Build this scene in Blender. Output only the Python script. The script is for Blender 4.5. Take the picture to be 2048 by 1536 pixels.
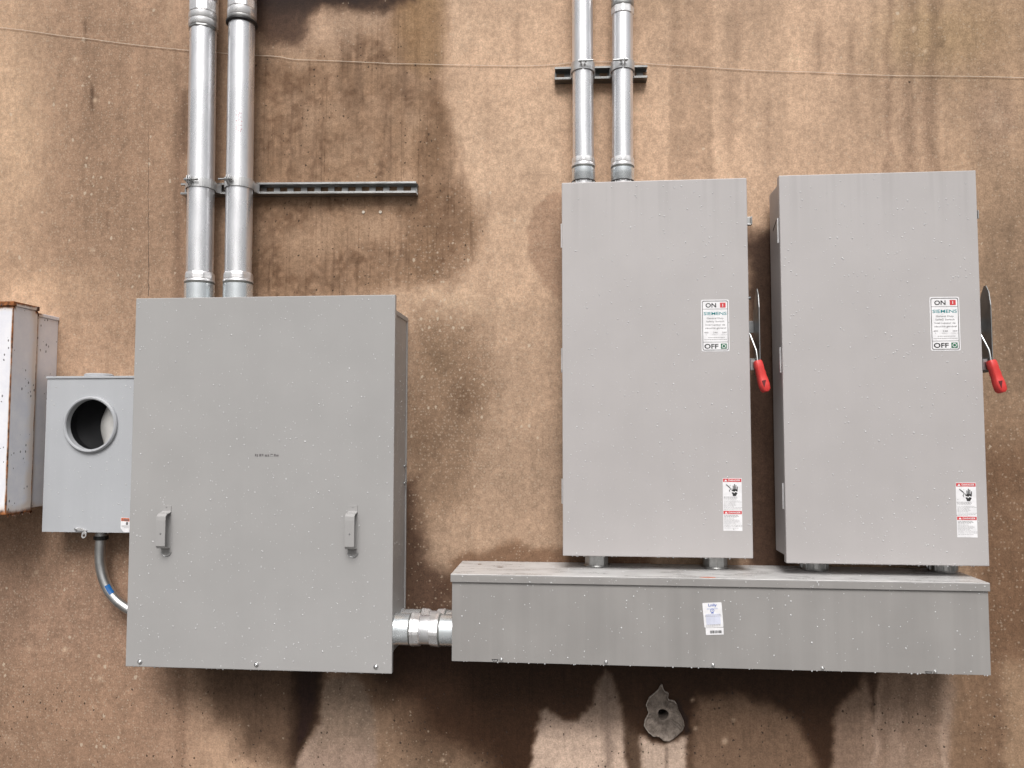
import bpy, bmesh, math, random
import numpy as np
from mathutils import Vector, Matrix

for o in list(bpy.data.objects): bpy.data.objects.remove(o)
S = bpy.context.scene
COL = S.collection
R_ = math.radians

# ------------------------------------------------------------------ camera
D = 2.72                 # camera to wall, metres
CZ = 1.55                # eye height
F = 1558.17              # focal length for a picture 2048 wide
YAW, PITCH, ROLL = R_(-4.971), R_(3.364), R_(0.037)
fw = Vector((math.sin(YAW)*math.cos(PITCH), math.cos(YAW)*math.cos(PITCH), math.sin(PITCH)))
rt = Vector((math.cos(YAW), -math.sin(YAW), 0)); up = rt.cross(fw)
rt, up = math.cos(ROLL)*rt + math.sin(ROLL)*up, -math.sin(ROLL)*rt + math.cos(ROLL)*up
CAM = Vector((0, -D, CZ))
cam = bpy.data.cameras.new('camera'); camo = bpy.data.objects.new('camera', cam); COL.objects.link(camo)
m = Matrix((rt, up, -fw)).transposed().to_4x4(); m.translation = CAM
camo.matrix_world = m
cam.sensor_width = 36; cam.lens = F/2048*36; cam.clip_end = 500; cam.clip_start = 0.02
S.camera = camo

# ------------------------------------------------------------------ light
SUN_EL, SUN_AZ = R_(50), R_(3)      # azimuth measured from straight in front of the wall, negative = left
w = bpy.data.worlds.new('World'); S.world = w; w.use_nodes = True
nt = w.node_tree; nt.nodes.clear()
sky = nt.nodes.new('ShaderNodeTexSky'); sky.sky_type = 'NISHITA'; sky.sun_disc = False
sky.sun_elevation = SUN_EL; sky.sun_rotation = math.pi - SUN_AZ
sky.air_density = 1.0; sky.dust_density = 6.0; sky.ozone_density = 1.0
hs = nt.nodes.new('ShaderNodeHueSaturation'); hs.inputs['Saturation'].default_value = 0.18
bg = nt.nodes.new('ShaderNodeBackground'); bg.inputs['Strength'].default_value = 0.058
wo = nt.nodes.new('ShaderNodeOutputWorld')
nt.links.new(sky.outputs[0], hs.inputs['Color']); nt.links.new(hs.outputs[0], bg.inputs['Color']); nt.links.new(bg.outputs[0], wo.inputs['Surface'])
sl = bpy.data.lights.new('sun', 'SUN'); sl.energy = 1.5; sl.angle = R_(30); sl.color = (1.0, 0.98, 0.965)
so = bpy.data.objects.new('sun', sl); COL.objects.link(so)
sd = Vector((math.sin(SUN_AZ)*math.cos(SUN_EL), -math.cos(SUN_AZ)*math.cos(SUN_EL), math.sin(SUN_EL)))
so.rotation_euler = sd.to_track_quat('Z', 'Y').to_euler(); so.location = (-3, -6, 8)
S.view_settings.view_transform = 'Standard'; S.view_settings.look = 'None'
S.view_settings.exposure = 0.83; S.view_settings.gamma = 1.0
S.view_settings.use_curve_mapping = False

# ------------------------------------------------------------------ helpers
def P(px, py, d):
    """point of the place seen at a photo pixel, d metres in front of the wall"""
    v = fw + rt*((px-1024)/F) + up*((768-py)/F)
    t = (D-d)/v.y
    return CAM + v*t

def lin(c):
    return tuple(((x/255)/12.92 if x/255 <= .04045 else ((x/255+.055)/1.055)**2.4) for x in c)

class MB:
    def __init__(s): s.v = []; s.f = []; s.sm = []
    def add(s, vs, fs, smooth=False):
        n = len(s.v); s.v += [tuple(v) for v in vs]
        for f in fs: s.f.append(tuple(i+n for i in f)); s.sm.append(smooth)
        return s
    def box(s, x0, x1, y0, y1, z0, z1):
        vs = [(x, y, z) for x in (x0, x1) for y in (y0, y1) for z in (z0, z1)]
        return s.add(vs, [(0,1,3,2),(4,6,7,5),(0,4,5,1),(2,3,7,6),(0,2,6,4),(1,5,7,3)])
    def prism(s, pts, vec, cap0=True, cap1=True):
        """pts: closed loop of 3-D points, extruded along vec"""
        n = len(pts); vec = Vector(vec)
        vs = [Vector(p) for p in pts] + [Vector(p)+vec for p in pts]
        fs = [(i, (i+1) % n, n+(i+1) % n, n+i) for i in range(n)]
        if cap0: fs.append(tuple(range(n-1, -1, -1)))
        if cap1: fs.append(tuple(range(n, 2*n)))
        return s.add(vs, fs)
    def lathe(s, prof, o, ax, n=40, facet=0, smooth=True, close=True):
        """prof: [(r, t)] along axis ax from o; facet = number of flats (0 = round)"""
        o = Vector(o); ax = Vector(ax).normalized()
        a = Vector((0,0,1)) if abs(ax.z) < .8 else Vector((0,-1,0))
        e1 = (a - ax*a.dot(ax)).normalized(); e2 = ax.cross(e1)
        vs = []
        for r, t in prof:
            for k in range(n):
                th = 2*math.pi*k/n; rr = r
                if facet:
                    q = (th % (2*math.pi/facet)) - math.pi/facet
                    rr = min(r, r*.955/math.cos(q)) 
                vs.append(o + ax*t + (e1*math.cos(th)+e2*math.sin(th))*rr)
        fs = []
        for i in range(len(prof)-1):
            for k in range(n):
                k2 = (k+1) % n
                fs.append((i*n+k, i*n+k2, (i+1)*n+k2, (i+1)*n+k))
        s.add(vs, fs, smooth and not facet)
        if close:
            c = len(s.v)
            for i, rev in ((0, True), (len(prof)-1, False)):
                base = c - len(vs) + i*n
                f = tuple(base+k for k in range(n)); s.f.append(f[::-1] if rev else f); s.sm.append(False)
        return s
    def tube(s, pts, r, n=14, a0=0, a1=2*math.pi, cap=True):
        pts = [Vector(p) for p in pts]; m_ = len(pts); full = abs(a1-a0-2*math.pi) < 1e-6
        nn = n if full else n+1
        vs = []; prev = None
        for i, p in enumerate(pts):
            t = (pts[min(i+1, m_-1)]-pts[max(i-1, 0)]).normalized()
            if prev is None:
                a = Vector((0,-1,0)) if abs(t.y) < .9 else Vector((0,0,1))
            else: a = prev
            e1 = (a - t*a.dot(t)).normalized(); prev = e1; e2 = t.cross(e1)
            rr = r[i] if hasattr(r, '__len__') else r
            for k in range(nn):
                th = a0+(a1-a0)*k/n
                vs.append(p+(e1*math.cos(th)+e2*math.sin(th))*rr)
        fs = []
        for i in range(m_-1):
            for k in range(n):
                k2 = (k+1) % nn
                fs.append((i*nn+k, i*nn+k2, (i+1)*nn+k2, (i+1)*nn+k))
        if cap and full:
            fs.append(tuple(range(nn-1, -1, -1))); fs.append(tuple((m_-1)*nn+k for k in range(nn)))
        return s.add(vs, fs, True)
    def plate(s, pts2, y, th, tf):
        """flat outline (x,z) list standing in front of a face at depth y, th thick; tf maps (x,z)->(x,z)"""
        q = [tf(x, z) for x, z in pts2]
        ar = sum(q[i][0]*q[(i+1) % len(q)][1]-q[(i+1) % len(q)][0]*q[i][1] for i in range(len(q)))
        if ar > 0: q = q[::-1]
        return s.prism([(x, y, z) for x, z in q], (0, -th, 0))

def wpos(o):
    v = Vector((0,0,0))
    while o is not None: v = v + o.location; o = o.parent
    return v

def obj(name, mb, mat, parent=None, bevel=0, seg=2, label=None, kind=None, origin=None):
    me = bpy.data.meshes.new(name)
    base = wpos(parent) if parent else Vector((0,0,0))
    org = Vector(origin) if origin is not None else base
    V = np.array(mb.v, dtype=float) - np.array(org)
    me.from_pydata(V.tolist(), [], mb.f)
    me.polygons.foreach_set('use_smooth', mb.sm)
    me.update()
    bm = bmesh.new(); bm.from_mesh(me); bmesh.ops.recalc_face_normals(bm, faces=bm.faces); bm.to_mesh(me); bm.free()
    if any(mb.sm): me.set_sharp_from_angle(angle=R_(38))
    o = bpy.data.objects.new(name, me); COL.objects.link(o)
    if mat: me.materials.append(mat)
    if parent: o.parent = parent
    o.location = org - base
    if bevel:
        b = o.modifiers.new('bevel', 'BEVEL'); b.width = bevel; b.segments = seg; b.limit_method = 'ANGLE'; b.angle_limit = R_(40)
    if label: o['label'] = label
    if kind: o['kind'] = kind
    return o

def thing(name, label, cat, loc, group=None):
    o = bpy.data.objects.new(name, None); COL.objects.link(o); o.location = loc
    o.empty_display_size = .05
    o['label'] = label; o['category'] = cat
    if group: o['group'] = group
    return o

def text_shape(s, x0, x1, z0, z1, keep=False, bold=.018):
    """built-in lettering fitted into a rectangle; returns verts (x,z), faces"""
    cu = bpy.data.curves.new('t', 'FONT'); cu.body = s; cu.resolution_u = 3; cu.offset = bold
    to = bpy.data.objects.new('t', cu); COL.objects.link(to)
    dg = bpy.context.evaluated_depsgraph_get()
    me = bpy.data.meshes.new_from_object(to.evaluated_get(dg))
    vs = [(v.co.x, v.co.y) for v in me.vertices]; fs = [tuple(p.vertices) for p in me.polygons]
    bpy.data.objects.remove(to); bpy.data.curves.remove(cu); bpy.data.meshes.remove(me)
    xs = [v[0] for v in vs]; zs = [v[1] for v in vs]
    a, b, c, d = min(xs), max(xs), min(zs), max(zs)
    sx = (x1-x0)/(b-a); sz = (z1-z0)/(d-c)
    if keep: sz = sx
    return [(x0+(v[0]-a)*sx, z0+(v[1]-c)*sz) for v in vs], fs

# ------------------------------------------------------------------ materials
class NT:
    def __init__(s, name):
        s.m = bpy.data.materials.new(name); s.m.use_nodes = True; s.t = s.m.node_tree; s.t.nodes.clear()
        s.o = s.n('ShaderNodeOutputMaterial'); s.b = s.n('ShaderNodeBsdfPrincipled'); s.l(s.b.outputs[0], s.o.inputs['Surface'])
    def n(s, k, **kw):
        q = s.t.nodes.new(k)
        for a, b in kw.items(): setattr(q, a, b)
        return q
    def l(s, a, b): s.t.links.new(a, b)
    def set(s, **kw):
        for k, v in kw.items(): s.b.inputs[k.replace('_', ' ')].default_value = v
        return s
    def coord(s, scale=(1,1,1), out='Object'):
        tc = s.n('ShaderNodeTexCoord'); mp = s.n('ShaderNodeMapping'); mp.inputs['Scale'].default_value = scale
        s.l(tc.outputs[out], mp.inputs['Vector']); return mp.outputs[0]
    def noise(s, vec, scale, detail=4, rough=.55, dist=0):
        q = s.n('ShaderNodeTexNoise'); q.inputs['Scale'].default_value = scale; q.inputs['Detail'].default_value = detail
        q.inputs['Roughness'].default_value = rough; q.inputs['Distortion'].default_value = dist
        s.l(vec, q.inputs['Vector']); return q.outputs['Fac']
    def ramp(s, fac, a, b, lo=0., hi=1.):
        q = s.n('ShaderNodeMapRange'); q.interpolation_type = 'SMOOTHSTEP'
        for i, v in zip(('From Min','From Max','To Min','To Max'), (a, b, lo, hi)): q.inputs[i].default_value = v
        s.l(fac, q.inputs['Value']); return q.outputs[0]
    def math(s, op, a, b=None):
        q = s.n('ShaderNodeMath', operation=op)
        for i, x in enumerate((a, b)):
            if x is None: continue
            if isinstance(x, (int, float)): q.inputs[i].default_value = x
            else: s.l(x, q.inputs[i])
        return q.outputs[0]
    def mix(s, fac, a, b, mode='MIX'):
        q = s.n('ShaderNodeMix', data_type='RGBA', blend_type=mode)
        for i, x in ((0, fac), (6, a), (7, b)):
            if isinstance(x, (int, float)): q.inputs[i].default_value = x
            elif isinstance(x, tuple): q.inputs[i].default_value = (*x[:3], 1)
            else: s.l(x, q.inputs[i])
        return q.outputs[2]
    def bump(s, h, strength=.2, dist=.002):
        q = s.n('ShaderNodeBump'); q.inputs['Strength'].default_value = strength; q.inputs['Distance'].default_value = dist
        s.l(h, q.inputs['Height']); s.l(q.outputs[0], s.b.inputs['Normal'])

def paint(name, col, rough=.42, streak=.05, mott=.06, peel=.05, runs=None):
    k = NT(name)
    v = k.coord(); vs = k.coord((26, 26, .8))
    a = k.ramp(k.noise(v, 3.5, 5), .3, .7, 1-mott, 1+mott)
    b = k.ramp(k.noise(vs, 1.0, 4), .3, .7, 1-streak, 1+streak)
    f = k.math('MULTIPLY', a, b)
    if runs:
        tc = k.n('ShaderNodeTexCoord'); sx = k.n('ShaderNodeSeparateXYZ'); k.l(tc.outputs['Object'], sx.inputs[0])
        rm = k.math('MULTIPLY', k.ramp(sx.outputs[2], runs[0], runs[1]), k.ramp(k.noise(k.coord((38, 38, .7)), 1.0, 4), .48, .70))
        f = k.math('MULTIPLY', f, k.math('SUBTRACT', 1.0, k.math('MULTIPLY', rm, .07)))
        gm = k.ramp(k.noise(k.coord((20, 20, 20)), 3.0, 3), .70, .76)
        f = k.math('MULTIPLY', f, k.math('SUBTRACT', 1.0, k.math('MULTIPLY', gm, .06)))
    c = k.mix(1.0, col, f, 'MULTIPLY'); k.l(c, k.b.inputs['Base Color'])
    k.l(k.ramp(k.noise(v, 9, 4), .3, .7, rough-.08, rough+.1), k.b.inputs['Roughness'])
    k.bump(k.math('ADD', k.math('MULTIPLY', k.noise(v, 420, 2), .03), k.math('MULTIPLY', k.noise(v, 2.6, 2), 1.0)), .22, .012)
    return k.m

def metal(name, col, rough=.32, mott=.12, scale=30, metallic=1.0, stretch=(1,1,1)):
    k = NT(name); v = k.coord(stretch)
    n1 = k.noise(v, scale, 5, .6)
    c = k.mix(1.0, col, k.ramp(n1, .25, .75, 1-mott, 1+mott*.5), 'MULTIPLY'); k.l(c, k.b.inputs['Base Color'])
    k.l(k.ramp(k.noise(v, scale*.6, 4), .25, .75, rough-.08, rough+.12), k.b.inputs['Roughness'])
    k.set(Metallic=metallic); k.bump(k.noise(v, 250, 3), .06, .0006)
    return k.m

def plain(name, col, rough=.5, spec=.5, metallic=0.0):
    k = NT(name); v = k.coord()
    c = k.mix(1.0, col, k.ramp(k.noise(v, 45, 3), .3, .7, .93, 1.05), 'MULTIPLY'); k.l(c, k.b.inputs['Base Color'])
    k.set(Roughness=rough, Metallic=metallic); k.b.inputs['Specular IOR Level'].default_value = spec
    return k.m

M = {}
M['cab'] = paint('cabinet_grey_paint', (.352, .343, .336), .42, streak=.005, mott=.03)
M['sw'] = paint('switch_grey_paint', (.425, .402, .396), .38, streak=.006, mott=.03, runs=(.95, 1.24))
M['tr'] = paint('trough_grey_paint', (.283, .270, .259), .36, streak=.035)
M['met'] = paint('meter_grey_paint', (.42, .43, .447), .40, streak=.015, mott=.03)
M['galv'] = metal('galvanised_steel', (.83, .83, .845),   .27, .13, 26, .76, (1, 1, .25))
M['zinc'] = metal('zinc_plated_steel', (.80, .84, .86), .24, .10, 14, .75)
M['cast'] = metal('die_cast_zinc', (.84, .83, .83), .30, .13, 40, .7)
M['strut'] = metal('strut_steel', (.42, .42, .415), .36, .15, 25)
M['darkstrut'] = metal('weathered_strut_steel', (.24, .24, .235), .38, .25, 25)
M['dullgalv'] = metal('dull_galvanised_steel', (.50, .50, .49), .42, .25, 40)
M['screw'] = metal('bright_screw_steel', (.8, .8, .8), .2, .1, 60)
M['strap'] = metal('strap_steel', (.66, .66, .66), .36, .18, 30, .7)
M['guard'] = metal('guard_steel', (.38, .385, .385), .36, .2, 30)
M['black'] = plain('black_rubber', (.012, .011, .011), .5)
M['seal'] = plain('grey_green_seal', (.13, .13, .12), .5)
M['red'] = plain('red_plastic', (.62, .045, .04), .48)
M['white'] = plain('white_sticker', (.80, .79, .80), .35)
M['ink'] = plain('black_ink', (.02, .02, .02), .5)
M['inkgrey'] = plain('grey_ink', (.42, .41, .41), .5)
M['inkmid'] = plain('dark_grey_ink', (.16, .15, .15), .5)
M['teal'] = plain('teal_ink', (.02, .24, .26), .5)
M['redink'] = plain('red_ink', (.60, .05, .055), .4)
M['greenink'] = plain('green_ink', (.01, .13, .06), .4)
M['blueink'] = plain('blue_ink', (.10, .16, .48), .5)
M['paleblue'] = plain('pale_blue_print', (.62, .64, .75), .4)
M['palepink'] = plain('faded_red_print', (.55, .25, .28), .5)
M['orange'] = plain('orange_ink', (.60, .12, .03), .4)
M['bluetape'] = plain('blue_tape', (.008, .11, .33), .35)
M['wire'] = plain('pale_wire', (.76, .64, .52), .6)
M['inside'] = plain('dark_inside', (.008, .008, .009), .7, .15)
M['crescent'] = plain('lit_crescent_tone', (.50, .49, .47), .35)  # pale tone of the lit crescent in the meter opening
M['plug'] = plain('pale_plug', (.62, .55, .46), .7)
M['crack'] = plain('crack_dirt', (.07, .05, .04), .9)
k = NT('water'); k.set(Base_Color=(.53, .53, .53, 1), Roughness=.08); k.b.inputs['IOR'].default_value = 1.33
M["water"] = k.m

# rusty white paint (object coordinates are metres from the box's own base corner)
RB_W, RB_D, RB_S = .52, .24, .115
RB_H = P(27, 602.5, RB_D).z-P(17, 1030.5, RB_D).z
def rusty():
    k = NT('rusty_white_paint'); tc = k.n('ShaderNodeTexCoord'); sx = k.n('ShaderNodeSeparateXYZ'); k.l(tc.outputs['Object'], sx.inputs[0])
    X, Y, Z = sx.outputs
    v = tc.outputs['Object']
    n1 = k.noise(v, 14, 6, .65); n2 = k.noise(v, 45, 5, .6)
    ns = k.noise(k.coord((30, 30, 2.2)), 1, 5, .6)
    def near(c, val, wd):
        return k.math('SUBTRACT', 1.0, k.math('DIVIDE', k.math('ABSOLUTE', k.math('SUBTRACT', c, val)), wd))
    e = k.math('MAXIMUM', k.math('MINIMUM', near(Y, -RB_D, .009), near(X, 0.0, .009)), k.math('MINIMUM', near(Y, -RB_S, .013), near(X, 0.0, .05)))
    e = k.math('MAXIMUM', e, k.math('MULTIPLY', near(Z, 0.0, .04), .85))
    e = k.math('MAXIMUM', e, k.math('SUBTRACT', near(Z, RB_H, .025), .1))
    e = k.math('MAXIMUM', e, k.math('MULTIPLY', k.math('MINIMUM', near(Z, RB_H-.008, .035), k.math('MAXIMUM', near(Y, -RB_D, .022), near(Y, -RB_S, .035))), 1.25))
    e = k.math('MAXIMUM', e, 0.0)
    hs_ = k.math('MAXIMUM', k.math('MULTIPLY', near(Y, -RB_S-.012, .045), .42), 0.0)
    pt = k.ramp(k.noise(v, 9, 3, .5), .66, .76)
    field = k.math('ADD', k.math('MULTIPLY', e, .62), k.math('ADD', k.math('MULTIPLY', n1, .55), k.math('MULTIPLY', ns, .25)))
    rust = k.ramp(k.math('ADD', field, k.math('MULTIPLY', pt, .30)), .70, .90)
    halo = k.ramp(k.math('ADD', field, hs_), .48, .85)
    rc = k.mix(k.ramp(n2, .35, .65), (.06, .022, .010), (.34, .12, .035))
    base = k.mix(k.ramp(n1, .3, .7), (.72, .72, .77), (.82, .81, .83))
    base = k.mix(k.math('MULTIPLY', halo, .55), base, (.62, .47, .33))
    vo = k.n('ShaderNodeTexVoronoi', voronoi_dimensions='2D'); vo.inputs['Scale'].default_value = 1.0; vo.inputs['Randomness'].default_value = 1.0
    cb_ = k.n('ShaderNodeCombineXYZ'); k.l(k.math('MULTIPLY', k.math('ADD', X, Y), 70.0), cb_.inputs[0]); k.l(k.math('MULTIPLY', Z, 42.0), cb_.inputs[1]); k.l(cb_.outputs[0], vo.inputs['Vector']); scv = k.n('ShaderNodeSeparateColor'); k.l(vo.outputs['Color'], scv.inputs[0])
    chip = k.math('MULTIPLY', k.math('LESS_THAN', vo.outputs['Distance'], k.math('MULTIPLY', scv.outputs[1], .22)), k.math('GREATER_THAN', k.ramp(k.noise(v, 8, 2), .35, .65), k.math('ADD', scv.outputs[0], .48)))
    col = k.mix(rust, base, rc); col = k.mix(k.math('MULTIPLY', chip, .85), col, (.05, .045, .05))
    k.l(col, k.b.inputs['Base Color']); k.l(k.ramp(rust, 0, 1, .42, .85), k.b.inputs['Roughness'])
    k.bump(k.math('ADD', n2, rust), .25, .0015)
    return k.m
M['rusty'] = rusty()

# wet, dirty lid
def lidmat():
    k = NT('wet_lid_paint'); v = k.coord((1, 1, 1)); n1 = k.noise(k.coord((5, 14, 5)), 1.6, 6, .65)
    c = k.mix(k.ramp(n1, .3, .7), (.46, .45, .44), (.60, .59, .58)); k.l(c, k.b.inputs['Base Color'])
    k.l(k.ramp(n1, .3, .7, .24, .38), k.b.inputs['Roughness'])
    k.bump(k.noise(v, 60, 3), .12, .001)
    return k.m
M['lid'] = lidmat()

# ------------------------------------------------------------------ ground
g = MB(); g.add([(-60, 30, 0), (60, 30, 0), (60, -90, 0), (-60, -90, 0)], [(0, 1, 2, 3)])
k = NT('wet_asphalt'); v = k.coord()
c = k.mix(k.ramp(k.noise(v, 1.2, 6), .35, .65), (.045, .043, .04), (.085, .08, .075)); k.l(c, k.b.inputs['Base Color'])
k.l(k.ramp(k.noise(v, .8, 4), .4, .6, .25, .75), k.b.inputs['Roughness']); k.bump(k.noise(v, 90, 4), .5, .006)
obj('ground', g, k.m, kind='structure')

# ------------------------------------------------------------------ the wall
rng = np.random.default_rng(7)
def vnoise(x, z, sc, seed, oct_=4, rough=.55):
    out = np.zeros_like(x); amp = 1; tot = 0
    for o_ in range(oct_):
        r = np.random.default_rng(seed+o_*101); tab = r.random((256, 256))
        ca_, sa_ = math.cos(.6+1.1*o_), math.sin(.6+1.1*o_)
        if rough < 0: ca_, sa_ = 1, 0
        u = (x*ca_-z*sa_)*sc*2**o_ + 37.3*o_ + 500; t = (x*sa_+z*ca_)*sc*2**o_ + 11.7*o_ + 500
        iu = np.floor(u).astype(int); it = np.floor(t).astype(int); fu = u-iu; ft = t-it
        fu = fu*fu*(3-2*fu); ft = ft*ft*(3-2*ft)
        a = tab[iu % 256, it % 256]; b = tab[(iu+1) % 256, it % 256]; c_ = tab[iu % 256, (it+1) % 256]; d_ = tab[(iu+1) % 256, (it+1) % 256]
        out += amp*((a*(1-fu)+b*fu)*(1-ft)+(c_*(1-fu)+d_*fu)*ft); tot += amp; amp *= abs(rough)
    return out/tot
def sstep(x, a, b):
    t = np.clip((x-a)/(b-a), 0, 1); return t*t*(3-2*t)
def poly_sd(U, V, pts):
    d2 = np.full(U.shape, 1e12); ins = np.zeros(U.shape, bool); n = len(pts)
    for i in range(n):
        ax, ay = pts[i]; bx, by = pts[(i+1) % n]
        ex, ey = bx-ax, by-ay; px, py = U-ax, V-ay
        t = np.clip((px*ex+py*ey)/(ex*ex+ey*ey+1e-9), 0, 1)
        d2 = np.minimum(d2, (px-t*ex)**2+(py-t*ey)**2)
        c = ((ay > V) != (by > V)) & (U < (bx-ax)*(V-ay)/((by-ay) if by != ay else 1e-9)+ax)
        ins ^= c
    d = np.sqrt(d2); return np.where(ins, -d, d)

HOLE = P(1326, 1428, 0)
fx = np.arange(-2.25, 1.75, .006); fz = np.arange(.26, 3.28, .006)
xs = np.concatenate([np.linspace(-14, -2.3, 14), fx, np.linspace(1.8, 14, 14)])
zs = np.concatenate([[-.2, 0, .12, .2], fz, [3.4, 3.7, 4.2, 5, 6]])
GX, GZ = np.meshgrid(xs, zs); nz, nx = GX.shape
# photo coordinates of every wall point (only used as the drawing grid for the stains and painted shade)
dx, dy, dz = GX-CAM.x, np.full_like(GX, D), GZ-CAM.z
zc = dx*fw.x+dy*fw.y+dz*fw.z
U = 1024+F*(dx*rt.x+dy*rt.y+dz*rt.z)/zc; V = 768-F*(dx*up.x+dy*up.y+dz*up.z)/zc
nA = vnoise(GX, GZ, 9, 1); nB = vnoise(GX, GZ, 9, 2); nC = vnoise(GX, GZ, 2.2, 3); nD = vnoise(GX, GZ, 28, 4)
nE = vnoise(GX, GZ, 5, 8)
nF = vnoise(GX, GZ, 60, 9, 2); nG = vnoise(GX, GZ, 60, 10, 2)
strk = vnoise(GX*22+nA*1.2, GZ*.9+nD*.3, 1, 5, 3, -.5); strk2 = vnoise(GX*60+nA*2, GZ*2.2+nD*.6, 1, 6, 2, -.5)
Uw = U+(nA-.5)*34+(nD-.5)*12; Vw = V+(nB-.5)*40+(nD-.5)*12
C = np.empty(GX.shape+(3,)); C[...] = (188, 158, 134)
wet = np.zeros_like(GX)
def blend(col, mk, keep=False):
    global C
    C = C*(1-mk[..., None])+np.array(col, float)*mk[..., None]
def pmask(pts, soft, warp=1.0, s2=None):
    u = U+(Uw-U)*warp+(nF-.5)*9; v_ = V+(Vw-V)*warp+(nG-.5)*9
    return sstep(-poly_sd(u, v_, pts), -soft, soft)
def smear(cx, cy, rx, ry, p=1.0):
    return np.exp(-(((Uw-cx)/rx)**2+((Vw-cy)/ry)**2)*p)
# broad tone
blend((166, 137, 115), sstep(-U, -1000, -380)*.9)
blend((152, 123, 102), smear(230, 260, 170, 330, .8)*.75)
blend((164, 136, 112), sstep(U, 1750, 1980)*.75)
blend((152, 125, 103), sstep(U, 1930, 2020)*sstep(V, 330, 700)*.8)
blend((118, 92, 74), sstep(U, 1900, 1990)*sstep(V, 1050, 1250)*.8)
blend((148, 119, 101), sstep(V, 960, 1200)*sstep(-U, -480, -260)*.85)
blend((186, 157, 131), smear(30, 250, 70, 260)*.7)
blend((186, 156, 130), smear(80, 575, 120, 50)*.7)
C *= (1+(nC[..., None]-.5)*.22)
C *= (1+(nE[..., None]-.5)*.12)
# centre left stained field
m1 = pmask([(505, 120), (600, 130), (690, 100), (760, 60), (800, -20), (878, -20), (882, 180), (897, 230), (902, 300), (905, 350), (930, 392), (962, 432), (955, 480), (925, 525), (880, 560), (780, 585), (500, 640)], 34)
blend((150, 121, 98), m1*(.55+.4*sstep(nA, .3, .7)))
blend((108, 83, 66), m1*sstep(nB*.45+nD*.35+nF*.2, .52, .70)*.75)
for cx, cy, rx, ry, a in ((548, 150, 40, 26, .5), (600, 165, 50, 30, .35), (625, 95, 20, 18, .3), (702, 190, 26, 34, .55), (690, 130, 16, 30, .4), (790, 182, 26, 36, .5), (818, 196, 22, 24, .5), (862, 290, 26, 60, .5), (872, 215, 20, 46, .55), (560, 290, 40, 50, .35), (650, 300, 50, 40, .25), (740, 250, 60, 40, .2), (640, 350, 70, 22, .3), (885, 395, 34, 40, .45), (905, 450, 40, 50, .4), (700, 525, 80, 30, .4), (610, 560, 90, 22, .45), (570, 440, 50, 30, .35), (850, 440, 40, 40, .35), (780, 500, 50, 30, .35), (880, 530, 40, 26, .4), (540, 500, 30, 70, .35)):
    blend((94, 70, 54), smear(cx, cy, rx, ry)*a*(.6+.8*sstep(nF, .3, .7)))
for cx, cy, rx, ry, a in ((600, 120, 60, 14, .5), (650, 75, 30, 30, .4), (700, 330, 70, 30, .3), (640, 250, 40, 30, .3), (620, 480, 60, 26, .3), (740, 460, 40, 24, .3), (830, 260, 14, 60, .35)):
    blend((184, 154, 128), smear(cx, cy, rx, ry)*a)
blend((150, 121, 97), m1*sstep(strk, .5, .8)*.4)
blend((96, 74, 60), m1*sstep(strk2, .62, .82)*.35)
blend((120, 94, 74), pmask([(855, 190), (885, 180), (898, 260), (895, 340), (868, 330), (850, 260)], 24)*.6)
blend((116, 90, 71), pmask([(850, 330), (905, 345), (935, 400), (950, 470), (905, 540), (840, 560), (800, 470)], 45)*.38)
for cx, y0, y1, wd, a in ((717, 60, 190, 7, .55), (781, 252, 350, 4, .7), (808, 90, 185, 10, .5), (868, 30, 180, 6, .55), (836, 60, 170, 5, .35), (690, 65, 120, 9, .4), (795, 10, 32, 6, .6), (925, 300, 380, 4, .3), (975, 140, 560, 5, .2), (1035, 20, 130, 4, .25)):
    blend((92, 72, 60), np.exp(-((U+(Uw-U)*.25-cx)/(wd*1.4))**2)*sstep(Vw, y0-25, y0+25)*sstep(-Vw, -y1-40, -y1+30)*a*(.35+.4*strk2))
# olive run under the top edge
blend((140, 110, 76), pmask([(790, -30), (885, -30), (880, 90), (860, 150), (800, 110)], 25)*.45)
# black damp patch at the top
m2 = pmask([(490, -60), (840, -60), (820, 2), (700, 10), (645, 20), (615, 52), (596, 86), (540, 88), (505, 60)], 20)
blend((70, 50, 40), m2*.9); blend((36, 24, 20), m2*sstep(-V, -70, 10)*.85); wet = np.maximum(wet, m2*.6)
blend((186, 156, 134), smear(640, 70, 40, 35)*.5)
blend((110, 88, 72), smear(540, 120, 40, 30)*.5)
# pale tan right of it
blend((200, 170, 145), pmask([(900, -40), (1110, -40), (1120, 560), (985, 560), (968, 430), (935, 385), (912, 300)], 14)*.6*sstep(nB, .3, .65))
# speckled middle
blend((150, 122, 100), pmask([(830, 630), (960, 640), (985, 780), (960, 900), (930, 1010), (820, 1060), (810, 800)], 45)*.75)
blend((196, 168, 142), smear(900, 610, 110, 36)*.55*sstep(nD, .35, .6))
blend((112, 88, 70), smear(930, 800, 30, 45)*.65); blend((118, 96, 76), smear(880, 720, 35, 45)*.4); blend((124, 99, 80), smear(850, 880, 45, 70)*.45)
blend((152, 122, 102), pmask([(1100, 385), (1070, 415), (1054, 455), (1060, 510), (1085, 565), (1125, 610), (1200, 610), (1200, 385)], 5, .25)*.6)
blend((110, 78, 58), pmask([(905, 1112), (985, 1095), (1010, 1080), (1130, 1104), (1300, 1110), (1300, 1200), (880, 1200)], 12)*.6)  # wet brown and shade painted along the trough top
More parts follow.
